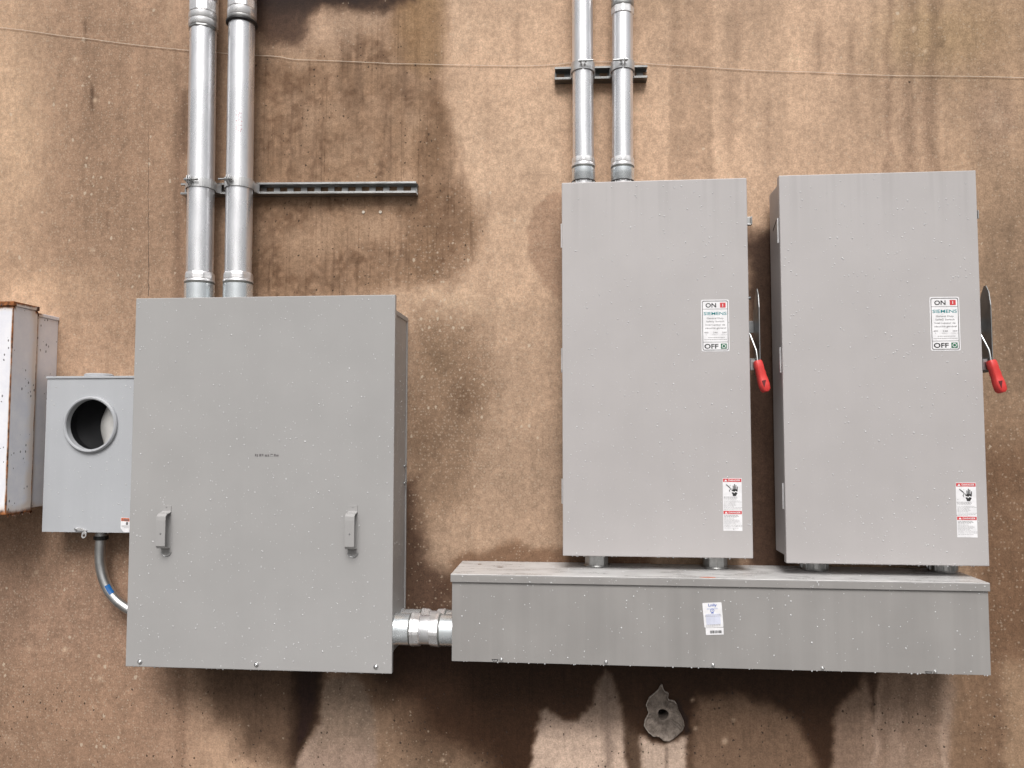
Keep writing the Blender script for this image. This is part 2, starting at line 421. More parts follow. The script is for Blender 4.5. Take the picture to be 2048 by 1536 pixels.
# right upper streaks
blend((158, 131, 110), pmask([(1343, -30), (1424, -30), (1426, 360), (1338, 360)], 5, .3)*.62)
for cx, y0, y1, wd, a in ((1472, -20, 130, 6, .6), (1462, 150, 280, 10, .45), (1536, 200, 330, 4, .45), (1637, 40, 130, 7, .5), (1660, 60, 120, 4, .4), (1704, 50, 180, 6, .5), (1770, 170, 260, 5, .4), (1968, 130, 300, 6, .5), (1985, 40, 120, 12, .4), (1495, 165, 195, 3, .6), (2012, 150, 260, 6, .4), (1850, 90, 240, 9, .3)):
    blend((118, 95, 80), np.exp(-((U+(Uw-U)*.25-cx)/(wd*1.5))**2)*sstep(Vw, y0-25, y0+25)*sstep(-Vw, -y1-40, -y1+30)*a*(.3+.4*strk2))
blend((148, 123, 103), smear(1750, 200, 70, 110)*.5); blend((146, 122, 106), smear(1990, 240, 50, 80)*.5)
blend((208, 178, 140), smear(1830, 60, 60, 60)*.4)
blend((150, 126, 104), smear(1330, 1, 60, 40)*.4)
C *= (1+((strk-.5)*.16*sstep(U, 1200, 1400))[..., None])
blend((150, 126, 92), smear(1900, 70, 130, 80)*.4)
blend((120, 95, 78), smear(1960, 1010, 40, 90)*.5); blend((150, 124, 102), smear(2020, 900, 40, 60)*.5)
blend((130, 103, 86), sstep(-np.abs(U-362), -16, -4)*sstep(V, 120, 300)*.5)
blend((184, 155, 130), sstep(-np.abs(Uw-345), -12, -3)*sstep(-V, -320, -40)*.4)
blend((108, 82, 64), sstep(Uw, 1935, 1985)*sstep(Vw, 800, 960)*sstep(-Vw, -1400, -1250)*(.55+.4*nA))
blend((146, 116, 94), sstep(-U, -420, -200)*sstep(V, 1250, 1400)*.4)
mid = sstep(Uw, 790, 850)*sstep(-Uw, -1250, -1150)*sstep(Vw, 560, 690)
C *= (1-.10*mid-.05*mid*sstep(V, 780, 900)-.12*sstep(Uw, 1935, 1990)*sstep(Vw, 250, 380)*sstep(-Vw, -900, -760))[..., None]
# left side run marks
C *= (1+((strk-.5)*.14*sstep(-U, -420, -300)*sstep(-V, -500, -100))[..., None])
for cx, y0, y1, wd, a in ((184, 172, 210, 4, .75), (171, 40, 62, 3, .5), (215, 420, 440, 3, .4), (370, 180, 300, 10, .5), (352, 90, 600, 9, .2)):
    blend((86, 66, 54), np.exp(-((U-cx)/wd)**2)*sstep(V, y0-6, y0+6)*sstep(-V, -y1-25, -y1+5)*a)
# ---- below the boxes: rain-wet concrete with dry tongues left between
m3 = pmask([(407, 1300), (412, 1360), (424, 1405), (436, 1448), (472, 1462), (476, 1500), (536, 1522), (575, 1560), (600, 1560), (640, 1450), (652, 1300)], 34, .8)
blend((84, 65, 53), m3*.85); wet = np.maximum(wet, m3*.5)
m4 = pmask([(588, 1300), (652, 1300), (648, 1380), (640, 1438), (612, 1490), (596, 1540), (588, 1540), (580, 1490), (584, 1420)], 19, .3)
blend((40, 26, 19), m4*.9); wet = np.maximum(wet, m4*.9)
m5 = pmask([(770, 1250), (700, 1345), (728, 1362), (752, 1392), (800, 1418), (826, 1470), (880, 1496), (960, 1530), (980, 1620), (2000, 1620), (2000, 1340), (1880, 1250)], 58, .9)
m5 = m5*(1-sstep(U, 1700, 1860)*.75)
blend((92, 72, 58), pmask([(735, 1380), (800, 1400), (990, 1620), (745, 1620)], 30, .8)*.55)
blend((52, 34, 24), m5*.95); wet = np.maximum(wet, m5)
m6 = pmask([(649, 1362), (668, 1353), (704, 1350), (726, 1364), (742, 1398), (751, 1450), (755, 1600), (560, 1600), (606, 1502), (640, 1444)], 9, .25)
blend((134, 115, 101), m6*.92); blend((165, 140, 126), m6*sstep(V, 1440, 1530)*.6); wet *= 1-m6
edge = pmask([(640, 1444), (606, 1502), (600, 1530), (620, 1530), (650, 1450)], 8, .4); blend((170, 147, 132), edge*.35)
m7 = pmask([(1050, 1600), (1074, 1468), (1086, 1420), (1097, 1415), (1133, 1441), (1158, 1436), (1183, 1408), (1195, 1369), (1210, 1338), (1223, 1360), (1242, 1413), (1248, 1468), (1254, 1600)], 8, .25)
blend((136, 118, 106), m7*.92); blend((204, 178, 160), m7*sstep(V, 1425, 1485)*.95); wet *= 1-m7*.9
blend((120, 103, 93), m7*np.exp(-((Uw-1212)/12)**2)*.6)
blend((108, 88, 74), pmask([(1250, 1440), (1292, 1470), (1300, 1600), (1254, 1600)], 14)*.7)
m8 = pmask([(1282, 1470), (1330, 1492), (1372, 1468), (1378, 1600), (1286, 1600)], 8, .4)
blend((204, 180, 163), m8*.92); wet *= 1-m8*.8
blend((108, 92, 82), np.exp(-((U-1333)/3)**2)*sstep(V, 1488, 1496)*.8)
m9 = pmask([(1395, 1392), (1470, 1388), (1535, 1402), (1596, 1448), (1634, 1520), (1640, 1600), (1385, 1600), (1380, 1470)], 16, .5)
blend((130, 105, 87), m9*.85); wet *= 1-m9*.5
m10 = pmask([(1655, 1600), (1664, 1510), (1671, 1434), (1688, 1400), (1722, 1378), (1735, 1345), (1905, 1340), (1908, 1600)], 10, .4)
blend((150, 126, 110), m10*.82); wet *= 1-m10*.7
blend((70, 52, 43), pmask([(1728, 1330), (1756, 1330), (1750, 1400), (1749, 1452), (1742, 1400)], 5, .3)*.8)
for cx, wd, a in ((1754, 7, .55), (1892, 8, .6), (1800, 6, .3), (1735, 8, .2), (1784, 14, .3)):
    blend((182, 157, 140), np.exp(-((Uw-cx)/wd)**2)*sstep(V, 1360, 1450)*a)
for cx, wd, a in ((1820, 16, .3), (1866, 14, .35), (1778, 8, .3)):
    blend((96, 76, 64), np.exp(-((Uw-cx)/wd)**2)*sstep(-V, -1470, -1380)*a)
blend((126, 100, 80), pmask([(1906, 1330), (1990, 1340), (1985, 1600), (1908, 1600)], 14)*.7)
blend((160, 134, 110), pmask([(2000, 1330), (2100, 1330), (2100, 1600), (2005, 1600)], 18)*.6)
# damp and gap shade painted between the switch boxes and beside the cabinet
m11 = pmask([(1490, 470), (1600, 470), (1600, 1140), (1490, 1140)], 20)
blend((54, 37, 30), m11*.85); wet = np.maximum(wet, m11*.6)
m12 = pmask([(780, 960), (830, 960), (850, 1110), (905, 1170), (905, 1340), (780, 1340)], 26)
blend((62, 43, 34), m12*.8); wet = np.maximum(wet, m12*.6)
blend((140, 112, 94), smear(30, 1075, 90, 40)*.5)  # shade under the rusty box painted in
C *= (1+(nD[..., None]-.5)*.16)
blend((40, 29, 23), pmask([(1352, 1398), (1363, 1408), (1374, 1438), (1379, 1458), (1370, 1468), (1362, 1440)], 4, .4)*.85)
# pale scuffs and lime blobs of their own shape
for cx, cy, r in ((1391, 1457, 5), (1450, 1482, 7), (886, 1520, 5), (1467, 1440, 4), (1385, 1400, 5), (72, 1145, 5), (58, 1295, 9), (130, 1299, 6), (200, 1357, 6), (95, 1490, 12), (20, 1480, 14), (230, 1480, 10), (190, 200, 6), (150, 118, 5), (590, 1555, 4), (1828, 57, 6), (1850, 103, 5), (1990, 235, 20), (185, 500, 6), (1908, 570, 6)):
    blend((206, 182, 158), np.exp(-((U-cx)**2+(V-cy)**2)/(r*.8)**2)*(.7 if r < 8 else .22))
C = C*.96+C.mean(-1, keepdims=True)*.04+(1, 0, -2)
ILL = 1.04
L = np.clip(C/255, 0, 1); L = np.where(L <= .04045, L/12.92, ((L+.055)/1.055)**2.4)/ILL
L = np.clip(L, .01, .6)
pit = np.clip(.15+m1*.9+sstep(V, 1340, 1400)*.95+smear(1840, 150, 200, 120)*.3, 0, 1)
chip = np.clip(.25+sstep(-U, -400, -250)*.42+smear(930, 700, 150, 220)*1.5+sstep(U, 1600, 1800)*.12-m1*.2, 0, 1)*(1-np.clip(np.maximum.reduce([m2, m3*.9, m4, m5, m11]), 0, 1)*.85)
idx = np.arange(nz*nx).reshape(nz, nx)
quads = np.stack([idx[:-1, :-1], idx[:-1, 1:], idx[1:, 1:], idx[1:, :-1]], -1).reshape(-1, 4)
cxm = (GX[:-1, :-1]+GX[1:, 1:])/2; czm = (GZ[:-1, :-1]+GZ[1:, 1:])/2
keepf = (np.hypot(cxm-HOLE.x, czm-HOLE.z) > .024).reshape(-1)
quads = quads[keepf]
me = bpy.data.meshes.new('concrete_wall')
verts = np.stack([GX, np.zeros_like(GX), GZ], -1).reshape(-1, 3)
# thickness: rim and back
bk = np.array([[xs[0], .3, zs[0]], [xs[-1], .3, zs[0]], [xs[-1], .3, zs[-1]], [xs[0], .3, zs[-1]]])
nv = len(verts); verts = np.vstack([verts, bk])
c00, c10, c11, c01 = idx[0, 0], idx[0, -1], idx[-1, -1], idx[-1, 0]
extra = np.array([[nv, nv+3, nv+2, nv+1], [c00, nv, nv+1, c10], [c10, nv+1, nv+2, c11], [c11, nv+2, nv+3, c01], [c01, nv+3, nv, c00]])
allq = np.vstack([quads, extra])
me.vertices.add(len(verts)); me.vertices.foreach_set('co', verts.astype('f').ravel())
me.loops.add(allq.size); me.loops.foreach_set('vertex_index', allq.astype('i').ravel())
me.polygons.add(len(allq)); me.polygons.foreach_set('loop_start', np.arange(0, allq.size, 4, dtype='i'))
me.update(); me.validate()
ca = me.color_attributes.new('stain_shade', 'FLOAT_COLOR', 'POINT')
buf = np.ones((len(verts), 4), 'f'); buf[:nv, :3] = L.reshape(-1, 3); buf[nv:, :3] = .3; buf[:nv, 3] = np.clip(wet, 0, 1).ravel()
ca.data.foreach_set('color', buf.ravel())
cb = me.color_attributes.new('marks', 'FLOAT_COLOR', 'POINT')
buf = np.zeros((len(verts), 4), 'f'); buf[:nv, 0] = pit.ravel(); buf[:nv, 1] = chip.ravel(); buf[:nv, 2] = np.clip(m1*.8+.08+.35*m5+.3*m3, 0, 1).ravel(); buf[:nv, 3] = 1
cb.data.foreach_set('color', buf.ravel())
wall = bpy.data.objects.new('concrete_wall', me); COL.objects.link(wall)
wall['label'] = 'stained tan concrete wall carrying all the electrical boxes and pipes'; wall['category'] = 'wall'
k = NT('stained_concrete'); v = k.coord()
a1 = k.n('ShaderNodeVertexColor', layer_name='stain_shade'); a2 = k.n('ShaderNodeVertexColor', layer_name='marks')
s2 = k.n('ShaderNodeSeparateColor'); k.l(a2.outputs['Color'], s2.inputs[0])
g1 = k.noise(v, 58, 6, .72); g2 = k.noise(v, 190, 4, .65); g3 = k.noise(k.coord((34, 34, 7)), 1.2, 5, .6)
f = k.math('MULTIPLY', k.ramp(g1, .28, .72, .79, 1.19), k.ramp(g2, .25, .75, .78, 1.20)); f = k.math('MULTIPLY', f, k.ramp(g3, .25, .75, .94, 1.06))
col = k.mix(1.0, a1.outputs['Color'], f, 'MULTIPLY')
st_ = k.ramp(k.noise(k.coord((95, 95, 2.2)), 1.0, 4, .6), .52, .72)
col = k.mix(k.math('MULTIPLY', st_, k.math('MULTIPLY', s2.outputs[2], .58)), col, k.mix(1.0, col, (.40, .36, .33), 'MULTIPLY'))
def spots(scale, thr, sel, seedoff, stretch=(1, 1, 1)):
    tc = k.n('ShaderNodeTexCoord'); mp = k.n('ShaderNodeMapping'); mp.inputs['Location'].default_value = (seedoff, 0, seedoff*1.7); mp.inputs['Scale'].default_value = stretch
    k.l(tc.outputs['Object'], mp.inputs[0])
    wob = k.n('ShaderNodeTexNoise'); wob.inputs['Scale'].default_value = 140; k.l(mp.outputs[0], wob.inputs[0])
    ad = k.n('ShaderNodeVectorMath', operation='MULTIPLY_ADD'); ad.inputs[1].default_value = (.010,)*3
    k.l(wob.outputs['Color'], ad.inputs[0]); k.l(mp.outputs[0], ad.inputs[2])
    vo = k.n('ShaderNodeTexVoronoi', voronoi_dimensions='2D'); vo.inputs['Scale'].default_value = scale
    sp_ = k.n('ShaderNodeSeparateXYZ'); cb_ = k.n('ShaderNodeCombineXYZ'); k.l(ad.outputs[0], sp_.inputs[0]); k.l(sp_.outputs[0], cb_.inputs[0]); k.l(sp_.outputs[2], cb_.inputs[1]); k.l(cb_.outputs[0], vo.inputs['Vector'])
    sc = k.n('ShaderNodeSeparateColor'); k.l(vo.outputs['Color'], sc.inputs[0])
    rad = k.math('MULTIPLY', sc.outputs[1], thr)
    inside = k.ramp(k.math('SUBTRACT', rad, vo.outputs['Distance']), 0, thr*.25)
    return inside, sc.outputs[0]
p_in, p_r = spots(46, .17, .8, 3.1, (1, 1, .85))
p_m = k.math('MULTIPLY', p_in, k.math('GREATER_THAN', k.math('MULTIPLY', s2.outputs[0], k.ramp(k.noise(v, 6, 3), .35, .65)), k.math('ADD', p_r, .22)))
c_in, c_r = spots(36, .24, .8, 9.7, (1, 1, .8))
c_m = k.math('MULTIPLY', c_in, k.math('GREATER_THAN', k.math('MULTIPLY', s2.outputs[1], k.ramp(k.noise(v, 5, 4), .40, .66)), k.math('ADD', c_r, .22)))
d_in, d_r = spots(95, .40, .8, 21.3)
d_m = k.math('MULTIPLY', d_in, k.math('GREATER_THAN', s2.outputs[1], k.math('ADD', k.math('MULTIPLY', d_r, .85), .04)))
chipcol = k.mix(.8, col, (.56, .46, .35))
col = k.mix(k.math('MULTIPLY', c_m, .75), col, chipcol)
col = k.mix(k.math('MULTIPLY', d_m, .32), col, (.50, .40, .30))
col = k.mix(k.math('MULTIPLY', p_m, .85), col, (.035, .024, .018))
k.l(col, k.b.inputs['Base Color'])
k.l(k.ramp(a1.outputs['Alpha'], 0, 1, .88, .52), k.b.inputs['Roughness']); k.b.inputs['Specular IOR Level'].default_value = .16
h = k.math('ADD', k.math('MULTIPLY', g1, .5), k.math('MULTIPLY', g2, .3)); h = k.math('SUBTRACT', h, k.math('MULTIPLY', p_m, 1.2)); h = k.math('ADD', h, k.math('MULTIPLY', c_m, .12))
k.bump(h, .35, .004)
me.materials.append(k.m)

# mortar patch round the drilled hole
pp = [(1297,1424),(1292,1407),(1298,1393),(1309,1384),(1317,1377),(1321,1367),(1325,1366),(1325,1375),(1330,1382),(1337,1384),(1334,1392),(1337,1398),(1348,1400),(1354,1408),(1357,1420),(1362,1429),(1367,1440),(1369,1450),(1366,1459),(1358,1467),(1349,1475),(1338,1482),(1327,1481),(1318,1473),(1306,1470),(1296,1462),(1288,1450),(1289,1440)]
pm = MB(); n = 140
ctr = Vector((HOLE.x, 0, HOLE.z)); outl = [P(a, b, 0) for a, b in pp]
def ray_out(th):
    dx_, dz_ = math.cos(th), math.sin(th); best = .05
    for i in range(len(outl)):
        a, b = outl[i]-ctr, outl[(i+1) % len(outl)]-ctr
        ex, ez = b.x-a.x, b.z-a.z; den = dx_*ez-dz_*ex
        if abs(den) < 1e-12: continue
        t = (a.x*ez-a.z*ex)/den; u = (a.x*dz_-a.z*dx_)/den
        if t > 0 and -1e-6 <= u <= 1+1e-6: best = max(best if best != .05 else 0, t)
    return best
rnd = random.Random(3); rings = []
for fr, y in ((1.0, -.0005), (.985, -.009), (.94, -.013), (.86, -.008), (.72, -.0045), (.5, -.0055), (.25, -.003), (0, -.0065), (0, -.004), (0, .09)):
    ring = []
    for j in range(n):
        th = 2*math.pi*j/n; ro = ray_out(th); rh = .0175*(1+.05*math.sin(3*th+1))
        r = rh+(ro-rh)*fr if fr else rh*(1.12 if y == -.0065 else 1)
        ring.append((ctr.x+r*math.cos(th), y+(rnd.random()-.5)*.0034*(fr > .1 and fr < .95), ctr.z+r*math.sin(th)))
    rings.append(ring)
vs = [p for r in rings for p in r]; fs = []
for i in range(len(rings)-1):
    for j in range(n): fs.append((i*n+j, i*n+(j+1) % n, (i+1)*n+(j+1) % n, (i+1)*n+j))
fs.append(tuple((len(rings)-1)*n+j for j in range(n)))
pm.add(vs, fs, False)
k = NT('grey_mortar'); v = k.coord()
c = k.mix(k.ramp(k.noise(v, 22, 5, .65), .3, .7), (.095, .074, .060), (.30, .248, .208)); k.l(c, k.b.inputs['Base Color']); k.set(Roughness=.8)
k.bump(k.noise(v, 60, 5), .5, .004)
obj('mortar_patch', pm, k.m, wall, label='grey mortar patch with a drilled hole below the trough')
rim = MB(); rl = [Vector((ctr.x+(ray_out(2*math.pi*j/n)-.001)*math.cos(2*math.pi*j/n), -.010, ctr.z+(ray_out(2*math.pi*j/n)-.001)*math.sin(2*math.pi*j/n))) for j in range(16, 98)]
rim.tube(rl, [.0012+.0014*abs(math.sin(i*.7)) for i in range(len(rl))], 6)
obj('mortar_lip', rim, plain('pale_mortar', (.36, .31, .27), .8), wall)
cr = MB(); rnd = random.Random(8)
pts = [P(297+rnd.uniform(-1.2, 1.2), y, .0004) for y in range(250, 596, 9)]
wd = [.0003+.0011*(i/len(pts))*rnd.uniform(.3, 1) for i in range(len(pts))]
vs = []; fs = []
for p, q in zip(pts, wd): vs += [p+Vector((-q, 0, 0)), p+Vector((q, 0, 0)), p+Vector((0, -.0006, 0))]
for i in range(len(pts)-1): fs += [(3*i, 3*i+2, 3*i+5, 3*i+3), (3*i+2, 3*i+1, 3*i+4, 3*i+5)]
cr.add(vs, fs); obj('crack', cr, M['crack'], wall)
for px in (727, 761):
    b = MB(); p = P(px, 424.5, 0); b.lathe([(.0058, 0), (.0056, .0025), (.0035, .0034), (.0012, .002)], p, (0, -1, 0), 14)
    obj('wall_plug', b, M['plug'], wall)

# ------------------------------------------------------------------ small part builders
def screw_head(p, r, name='screw', parent=None, mat=None):
    b = MB(); b.lathe([(r*1.35, 0), (r*1.35, .0012), (r, .0014), (r*.98, .003), (r*.72, .0052), (r*.3, .006), (r*.28, .0042)], p, (0, -1, 0), 18)
    return obj(name, b, mat or M['screw'], parent)

def droplets(name, parent, regions, seed, rlo=.0009, rhi=.0025):
    """regions: list of (count, fn(u,v)->point, normal)"""
    b = MB(); r_ = random.Random(seed)
    for cnt, fn, nrm in regions:
        nrm = Vector(nrm); a = Vector((0, 0, 1)) if abs(nrm.z) < .9 else Vector((1, 0, 0)); e1 = (a-nrm*a.dot(nrm)).normalized(); e2 = nrm.cross(e1)
        for _ in range(cnt):
            c_ = Vector(fn(r_.random(), r_.random())); r = rlo+(rhi-rlo)*r_.random()**2.2; el = r_.uniform(1, 1.5)
            vs = [c_+nrm*(r*.75)]
            for rr, hh in ((.75, .5), (1.0, 0)):
                for q in range(6): vs.append(c_+e1*(math.cos(q*math.pi/3)*rr*r*el)+e2*(math.sin(q*math.pi/3)*rr*r)+nrm*(hh*r*.75))
            fs = [(0, 1+q, 1+(q+1) % 6) for q in range(6)]+[(1+q, 7+q, 7+(q+1) % 6, 1+(q+1) % 6) for q in range(6)]
            b.add(vs, fs, True)
    return obj(name, b, M['water'], parent, kind='stuff')

def drips(name, parent, pts, seed):
    b = MB(); r_ = random.Random(seed)
    for p in pts:
        r = r_.uniform(.0012, .0032); L_ = r*r_.uniform(1.0, 1.7)
        b.lathe([(r*.8, .0), (r, -L_*.4), (r*.7, -L_*.9), (r*.1, -L_*1.15)], p, (0, 0, 1), 8)
    return obj(name, b, M['water'], parent, kind='stuff')

# ------------------------------------------------------------------ big cabinet
cx0, cx1, cz0, cz1, cd = -.55442*D, -.22324*D, CZ-.28888*D, CZ+.16445*D, .202
cab = thing('electrical_cabinet', 'large square grey cabinet with two pull handles and a plain screwed cover', 'cabinet', ((cx0+cx1)/2, 0, cz0))
ztop = P(794, 622, .17).z
b = MB(); b.box(cx0+.006, cx1-.004, -.184, 0, cz0+.062, ztop); obj('body', b, M['cab'], cab, .002)
b = MB(); b.box(cx1-.004, cx1-.001, -.183, -.0005, ztop-.014, ztop+.001); b.box(cx1-.004, cx1-.001, -.012, -.0005, cz0+.063, ztop-.014); b.box(cx1-.004, cx1-.001, -.183, -.176, cz0+.063, ztop-.014)
obj('side_lip', b, M['cab'], cab, .0008)
b = MB(); b.box(cx0, cx1, -cd, -.1845, cz0, cz1); cover = obj('cover', b, M['cab'], cab, .0022)
def handle(px):
    p = P(px, 1018, cd); wd = .0155; t = .0028; x = p.x; zt = p.z+.011
    prof = [(0, 0), (0, -.018), (-.006, -.024), (-.026, -.0265), (-.033, -.033), (-.034, -.045), (-.034, -.128), (-.030, -.134), (-.006, -.137), (0, -.142), (0, -.152)]
    b = MB(); vs = []; n_ = len(prof)
    def nrm(i):
        a = Vector((prof[max(i-1, 0)][0], prof[max(i-1, 0)][1])); c = Vector((prof[min(i+1, n_-1)][0], prof[min(i+1, n_-1)][1])); d_ = (c-a).normalized()
        return Vector((d_.y, -d_.x))
    for i, (y, z) in enumerate(prof):
        q = nrm(i)
        wdd = wd
        for xx in (x-wdd, x+wdd):
            vs.append((xx, -cd-.0004+y, zt+z)); vs.append((xx, -cd-.0004+y+q.x*t, zt+z+q.y*t))
    fs = []
    for i in range(n_-1):
        a = 4*i; c = 4*(i+1); fs += [(a, a+2, c+2, c), (a+1, c+1, c+3, a+3), (a, c, c+1, a+1), (a+2, a+3, c+3, c+2)]
    fs += [(0, 1, 3, 2), (4*n_-4, 4*n_-2, 4*n_-1, 4*n_-3)]
    b.add(vs, fs); h_ = obj('handle', b, M['cab'], cab)
    r = MB(); rc = Vector((x+.002, -cd-.0012, zt-.150)); r.tube([rc+Vector((math.cos(a)*.0175, 0, math.sin(a)*.0175)) for a in [R_(q) for q in range(-178, 2, 12)]], .0011, 6)
    obj('ring', r, M['guard'], h_)
    r = MB(); r.lathe([(.0028, 0), (.002, .0012)], (x, -cd-.0372, zt-.088), (0, -1, 0), 10); obj('rivet', r, M['guard'], h_)
    r = MB(); r.lathe([(.002, 0), (.0014, .0014)], (x, -cd-.003, zt-.005), (0, -1, 0), 10); obj('rivet', r, M['guard'], h_)
handle(334); handle(706)
for px, py in ((280, 1323.5), (513, 1329), (752, 1333.5)): screw_head(P(px, py, cd+.0002), .0062, 'screw', cab)
for py in (932, 966):
    b = MB(); q = P(807, py, .02); b.lathe([(.006, 0), (.006, .004), (.003, .007)], (cx1-.004, -.03, q.z), (1, 0, 0), 12); obj('side_bolt', b, M['guard'], cab)
# small stencilled part number, too worn to read
b = MB(); r_ = random.Random(4); x = 510
while x < 554:
    wq = r_.uniform(2, 5); q0, q1 = P(x, 908.5+r_.uniform(-1, 1), cd), P(x+wq, 912.5+r_.uniform(-1, 1), cd)
    b.box(q0.x, q1.x, -cd-.0007, -cd-.0001, q1.z, q0.z); x += wq+r_.uniform(.8, 3)
obj('worn_marking', b, M['inkmid'], cab, kind='stuff')
reg = [(1000, lambda u, v: (cx0+.006+u*(cx1-cx0-.012), -cd, cz0+.004+v*(cz1-cz0-.008)), (0, -1, 0)),
       (150, lambda u, v: (cx1-.004, -.17+u*.15, cz0+.1+v*(ztop-cz0-.14)), (1, 0, 0))]
droplets('water_droplets', cab, reg, 11)
r_ = random.Random(5); drips('hanging_drips', cab, [(cx0+.02+(cx1-cx0-.03)*r_.random(), -cd+.003+.01*r_.random(), cz0+.0008) for _ in range(80)], 6)

# ------------------------------------------------------------------ safety switches
SW, SH, SDp = .608, 1.239, .143
g_sw = 'grey safety switch boxes with red handles'
sw1 = thing('safety_switch', 'x', 'switch box', (0, 0, 0), g_sw)
hw = SW/2
b = MB(); b.box(-hw+.003, hw-.003, -.116, 0, .020, SH-.022); obj('body', b, M['sw'], sw1, .0025)
b = MB(); b.box(-hw, hw, -SDp, -.1165, 0, SH); door = obj('door', b, M['sw'], sw1, .0025)
for zz in (SH*.135, SH*.485, SH*.825):
    hg = MB(); n_k = 7; ln = .082; prf = []
    for q in range(n_k):
        z0 = ln*q/n_k; prf += [(.0022, z0), (.0032, z0+.0008), (.0032, z0+ln/n_k-.0008)]
    prf.append((.0022, ln)); hg.lathe(prf, (-hw-.0014, -.124, zz), (0, 0, 1), 10)
    hg.box(-hw-.0022, -hw-.0004, -.1270, -.1215, zz, zz+ln)
    obj('hinge', hg, M['cast'], sw1)
b = MB(); b.box(hw-.0035, hw+.024, -.090, -.086, SH-.146, SH-.116); b.box(hw+.0215, hw+.0245, -.103, -.0858, SH-.145, SH-.117); b.box(hw-.0035, hw+.0215, -.100, -.0905, SH-.1455, SH-.142)
obj('latch_bracket', b, M['strut'], sw1, .0008)
b = MB(); b.prism([(-hw+.0029, -.045, SH-.158), (-hw+.0029, -.098, SH-.132), (-hw+.0029, -.098, SH-.128), (-hw+.0029, -.045, SH-.154)], (-.0008, 0, 0)); obj('seam_slot', b, M['inside'], sw1)
# operating handle on the right side
gz0, gz1 = .600, .876
pl = [(-.052, gz0), (-.132, gz0), (-.137, gz0+.02), (-.137, gz1-.065), (-.128, gz1-.022), (-.112, gz1), (-.100, gz1), (-.082, gz1-.022), (-.066, gz1-.055), (-.052, gz1-.07)]
b = MB(); b.prism([(hw+.0325, y, z) for y, z in pl], (.0028, 0, 0))
b.box(hw-.0005, hw+.0325, -.060, -.0555, gz0+.01, gz0+.05); b.box(hw-.0005, hw+.0325, -.060, -.0555, gz1-.14, gz1-.10)
obj('handle_guard', b, M['guard'], sw1, .0006)
b = MB(); b.lathe([(.006, 0), (.006, .016), (.0045, .018)], (hw-.004, -.108, gz1-.030), (1, 0, 0), 12); obj('stop_pin', b, M['screw'], sw1)
b = MB(); b.tube([(hw-.012, -.104, .735), (hw+.004, -.112, .730), (hw+.008, -.118, .722), (hw+.0215, -.140, .668), (hw+.0230, -.143, .650), (hw+.0235, -.146, .632)], .0029, 8)
b.box(hw+.004, hw+.019, -.136, -.132, .606, .640); lever = obj('lever', b, M['guard'], sw1)
# red grip: tapering handle with a slot near its end
def grip():
    b = MB(); o_ = Vector((hw+.023, -.146, .634)); ax = Vector((.22, -.14, -1)).normalized(); sx = Vector((1, .25, .20)); sx = (sx-ax*sx.dot(ax)).normalized(); sy = ax.cross(sx).normalized()
    st = [(0, .0125, .013), (.006, .0155, .0155), (.028, .0165, .0160), (.031, .0155, .0150), (.050, .0175, .0165), (.053, .0165, .0155), (.072, .0185, .017), (.090, .0195, .018), (.108, .0165, .018), (.116, .010, .012)]
    n_ = 14; vs = []
    for t, a, c in st:
        t *= .90; a *= .84; c *= .84
        for q in range(n_):
            th = 2*math.pi*q/n_; cx_, cy_ = math.cos(th), math.sin(th); p_ = .55
            vs.append(o_+ax*t+sx*(a*abs(cx_)**p_*(1 if cx_ > 0 else -1))+sy*(c*abs(cy_)**p_*(1 if cy_ > 0 else -1)))
    fs = [(i*n_+q, i*n_+(q+1) % n_, (i+1)*n_+(q+1) % n_, (i+1)*n_+q) for i in range(len(st)-1) for q in range(n_)]
    fs += [tuple(range(n_)), tuple((len(st)-1)*n_+q for q in range(n_))]
    b.add(vs, fs, True); gr = obj('grip', b, M['red'], lever, label='red plastic grip at the end of the lever')
    s_ = MB(); c0 = o_+ax*.079-sx*.005; sgn = -1 if sy.y > 0 else 1
    fr = sy*sgn*.0155
    tri = [c0+ax*(-.010)+sx*(-.006)+fr, c0+ax*(-.010)+sx*.008+fr, c0+ax*.013-sx*.004+fr]
    s_.prism(tri, sy*sgn*.0004); obj('grip_slot', s_, plain('dark_red_recess', (.10, .006, .006), .6), gr)
grip()
